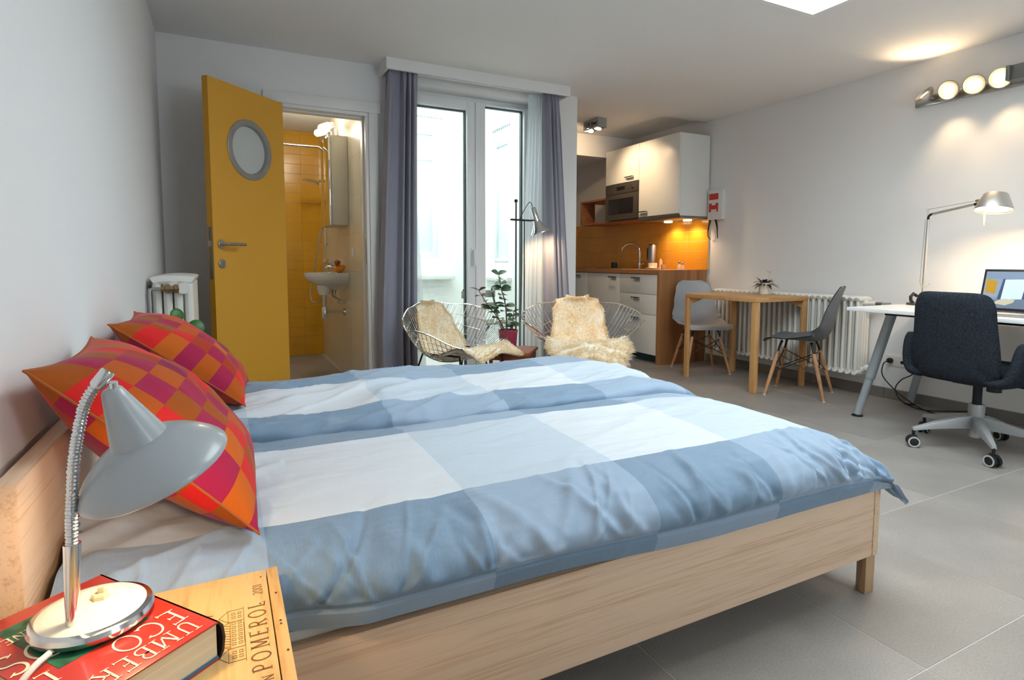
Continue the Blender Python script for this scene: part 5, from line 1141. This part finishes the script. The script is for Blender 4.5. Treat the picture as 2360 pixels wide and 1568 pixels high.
MB().lathe([(.0005, 0), (.055, 0), (.058, .01), (.068, .13), (.070, .132), (.070, .145), (.064, .145), (.062, .125), (.0005, .122)], 28, T((jx, jy, stz))).build('pot', M('maroon_ceramic', '#8a2440', .35, coat=.3), jp)
BR = M('brown_stem', '#6b5647', .8); JL = M('jade_leaf', '#4c6a4a', .4); JL2 = M('jade_leaf_dark', '#3c5440', .4)
rt_ = V((cos(YA), -sin(YA), 0))      # across, as the branches spread
def branch(pts, lv, sz):
    P = crom([V((jx, jy, 0))+rt_*a+V((0, b, z)) for a, b, z in pts], 6); MB().tube(P, [.006-.0035*i/len(P) for i in range(len(P))], 7).build('stem', BR, jp)
    for k in range(lv):
        f = .35+.65*k/(lv-1); p = P[int(f*(len(P)-1))]; a = k*2.4+lv
        for s in (0, pi): 
            d = V((cos(a+s), sin(a+s), .25+.4*(k == lv-1))); leaf(MB(), p, d, sz, sz*.34, .25, V((rnd.uniform(-.8, .8), rnd.uniform(-1, .2), 1)).normalized()).build('leaf', JL if k % 2 else JL2, jp)
branch([(-.01, 0, stz+.12), (-.012, 0, stz+.24), (-.018, .01, stz+.34), (-.05, .0, stz+.44), (-.065, 0, stz+.535)], 10, .075)
branch([(-.015, 0, stz+.12), (-.06, .02, stz+.22), (-.13, .02, stz+.31), (-.20, .02, stz+.42)], 8, .068)
branch([(.025, 0, stz+.12), (.034, 0, stz+.19), (.04, 0, stz+.27)], 6, .062)

# ---- folding garden chair outside
fcx, fcy = 2.30, 5.0
fc = thing('folding_chair', 'grey-green wooden slat folding chair outside in the courtyard', 'chair', (fcx, fcy, -.02))
SLAT = WOOD('weathered_slat', '#8f8a74', '#6c6857', (3, 24, 24), .7, 4); fm = T((fcx, fcy, -.02), rz=rad(12))
for z, y in ((.70, .20), (.58, .165)): MB().box((-.20, y-.008, z-.035), (.20, y+.008, z+.035), fm).build('back_slat', SLAT, fc, bev=.003)
for q in range(5): MB().box((-.19, -.17+q*.065, .435), (.19, -.17+q*.065+.048, .450), fm).build('seat_slat', SLAT, fc, bev=.003)
for s in (-1, 1):
    MB().tube([fm @ V((s*.17, -.22, 0)), fm @ V((s*.17, .10, .43)), fm @ V((s*.17, .215, .75))], .010, 8).build('leg', DARKM, fc)
    MB().tube([fm @ V((s*.15, .24, 0)), fm @ V((s*.15, -.17, .43))], .010, 8).build('leg', DARKM, fc)
MB().tube([fm @ V((-.17, -.17, .12)), fm @ V((.17, -.17, .12))], .007, 8).build('stretcher', DARKM, fc)

# ================================================================== BATHROOM FITTINGS
CER = M('white_ceramic', '#e6e3dc', .15, coat=.4); by0 = 5.15
wbn = thing('washbasin', 'white wall-hung washbasin on the cream bathroom tiles', 'sink', (.80, by0, .75))
def basin(off, dz_):
    def g(i, j):
        a = pi*(i)-pi/2; ry = (.205-off); rx = (.345-off)
        # half-oval plan from the wall outwards, shrinking downwards
        f = j; s = [1, .99, .93, .78, .5, .28][min(5, int(f*5))]+([1, .99, .93, .78, .5, .28][min(5, int(f*5)+1)]-[1, .99, .93, .78, .5, .28][min(5, int(f*5))])*(f*5-int(f*5))
        return V((BX-.005-max(0, cos(a))**.8*rx*s-.02*(1-s), by0+sin(a)*ry*(s if s > .6 else s*.9+.06), .902-dz_-.15*f*(1-.0)))
    return g
mb = MB(); mb.grid(basin(0, 0), 30, 15); mb.grid(basin(.018, .001), 30, 13, flip=True); rim = [(basin(0, 0)(i/30, 0), basin(.018, .001)(i/30, 0)) for i in range(31)]
b = len(mb.v); mb.v += [q for p in rim for q in p]
for i in range(30): mb.f.append((b+2*i, b+2*i+1, b+2*i+3, b+2*i+2)); mb.mi.append(0)
mb.box((BX-.10, by0-.19, .895), (BX-.005, by0+.19, .902)); mb.build('bowl', CER, wbn, smooth=50)
MB().lathe([(.0005, .0), (.045, 0), (.062, .05), (.062, .085), (.0005, .085)], 24, T((.79, by0, .712))).build('bowl_base', CER, wbn)
MB().tube([(.79, by0, .715), (.79, by0, .60)], .016, 14).build('waste_pipe', CHROME, wbn); MB().lathe([(.0005, 0), (.024, 0), (.026, .01), (.026, .09), (.021, .10), (.0005, .1)], 20, T((.79, by0, .505))).build('bottle_trap', CHROME, wbn)
MB().tube([(.79, by0, .565), (BX-.01, by0+.03, .555)], .013, 12).build('trap_arm', CHROME, wbn); MB().lathe([(.0005, 0), (.033, 0), (.030, .012), (.0005, .014)], 20, along((BX-.004, by0+.03, .555), (-1, 0, 0))).build('wall_flange', CHROME, wbn)
for k, y in enumerate((by0-.05, by0+.08)):
    v = MB().tube([(BX-.004, y, .645), (BX-.06, y, .645)], .012, 12).build('angle_valve', CHROME, wbn); MB().tube([(BX-.045, y, .63), (BX-.045, y, .665)], .009, 10).build('valve_outlet', CHROME, v)
    MB().tube(crom([(BX-.045, y, .66), (BX-.10, y-.01, .70), (BX-.085, y+.02, .76), (BX-.06, by0, .80)], 6), .006, 8).build('supply_hose', STEEL, wbn)
MB().lathe([(.0005, 0), (.02, 0), (.018, .06), (.0005, .062)], 18, T((BX-.065, by0, .902))).build('tap_body', CHROME, wbn); MB().tube([(BX-.065, by0, .945), (BX-.15, by0, .955), (BX-.165, by0, .94)], [.011, .010, .009], 12).build('tap_spout', CHROME, wbn); MB().tube([(BX-.065, by0, .96), (BX-.11, by0, .982)], .006, 8).build('tap_lever', CHROME, wbn)
dkx, dky = .895, 5.03
du = thing('rubber_duck', 'orange rubber duck with black glasses sitting on the washbasin', 'toy', (dkx, dky, .9025)); ORN = M('orange_rubber', '#e08a1c', .45)
mb = MB(); mb.blob((dkx, dky, .935), (.046, .036, .034), 10); mb.blob((dkx+.038, dky, .953), (.018, .016, .016), 8); mb.build('body', ORN, du)
MB().blob((dkx-.012, dky-.006, .985), (.027, .025, .026), 10).build('head', ORN, du); MB().blob((dkx-.022, dky-.030, .978), (.018, .016, .011), 8).build('beak', M('red_beak', '#b5222e', .45), du)
mb = MB()
for s in (-1, 1): mb.tube([(dkx-.017+s*.012+.009*cos(a), dky-.0315+.002*s, .994+.009*sin(a)) for a in [2*pi*i/14 for i in range(14)]], .0028, 6, closed=True)
mb.build('glasses', BLACK, du); MB().blob((dkx-.012, dky-.004, 1.011), (.012, .012, .006), 6).build('tuft', ORN, du)
mbx = thing('mirror_cabinet', 'tall narrow white mirror cabinet above the washbasin', 'cabinet', (.88, 5.18, 1.30))
MB().box((.835, 4.935, 1.302), (.966, 5.43, 2.03)).build('carcass', M('cream_cabinet', '#d5d0c0', .4), mbx, bev=.002)
for ya, yb in ((4.933, 5.18), (5.183, 5.43)): MB().box((.812, ya, 1.300), (.832, yb, 2.032)).build('mirror_door', M('mirror', '#d8dad8', .03, 1), mbx, bev=.0015)
bl_ = thing('bathroom_light', 'twin frosted bulb lamp above the bathroom mirror cabinet', 'lamp', (.88, 5.15, 2.04))
MB().box((.87, 5.02, 2.033), (.94, 5.32, 2.05)).build('mount_plate', CHROME, bl_, bev=.002)
for y in (5.06, 5.27):
    d = V((-.75, -.35, -.35)).normalized(); o_ = V((.865, y, 2.135))
    a = MB().tube([(.90, y, 2.045), (.895, y, 2.12), o_], .008, 10).build('arm', CHROME, bl_); MB().lathe([(.0005, 0), (.024, 0), (.026, .03), (.0005, .03)], 20, along(o_-d*.01, d)).build('socket', CHROME, a)
    MB().lathe([(.0005, .02), (.026, .022), (.031, .03), (.031, .075), (.028, .082), (.031, .088), (.028, .115), (.015, .13), (.0005, .134)], 22, along(o_, d)).build('frosted_bulb', EM('frosted_bulb_glow', '#fff0cf', 10), a)
lamp('bathroom_lamp_light', 'POINT', (.70, 5.12, 2.13), 13, (1, .9, .72), size=.06)
tag(MB().tube([(XL+.002, 5.62, 2.05), (BX-.005, 5.62, 2.05)], .011, 12).build('shower_rail', CHROME), 'chrome shower curtain rail across the bathroom', 'rail')
sh_ = thing('shower_set', 'chrome hand shower with hose and wall mixer against the yellow tiles', 'shower', (.93, 5.95, 1.0))
MB().tube([(.945, 6.02, 1.15), (.945, 6.02, 1.80)], .009, 10).build('riser_rail', CHROME, sh_)
for z in (1.17, 1.78): MB().tube([(.945, 6.02, z), (BX-.003, 6.02, z)], .011, 10).build('rail_bracket', CHROME, sh_)
MB().tube(crom([(.945, 6.02, 1.70), (.915, 6.0, 1.745), (.86, 5.98, 1.782), (.80, 5.965, 1.79)], 6), [.010]*12+[.013]*7, 10).build('handset_handle', CHROME, sh_)
MB().lathe([(.0005, 0), (.045, 0), (.048, .008), (.025, .022), (.0005, .024)], 24, along((.775, 5.965, 1.775), (.1, -.1, 1))).build('shower_head', CHROME, sh_)
mxb = MB().tube([(.93, 5.63, 1.0), (.93, 5.88, 1.0)], .022, 16).build('mixer_body', CHROME, sh_); MB().tube([(.93, 5.60, 1.0), (.93, 5.63, 1.0)], .026, 16).build('mixer_knob', CHROME, mxb); MB().tube([(.93, 5.88, 1.0), (.93, 5.93, 1.0)], .026, 16).build('mixer_knob', CHROME, mxb)
for y in (5.68, 5.83): MB().tube([(.93, y, 1.0), (BX-.002, y, 1.0)], .016, 12).build('wall_union', CHROME, mxb)
MB().tube(crom([(.93, 5.76, .98), (.92, 5.76, .80), (.86, 5.82, .62), (.80, 5.95, .60), (.79, 6.0, .72), (.84, 6.01, .95), (.89, 6.0, 1.25), (.935, 6.0, 1.55), (.943, 6.01, 1.69)], 8), .007, 8).build('hose', STEEL, sh_)
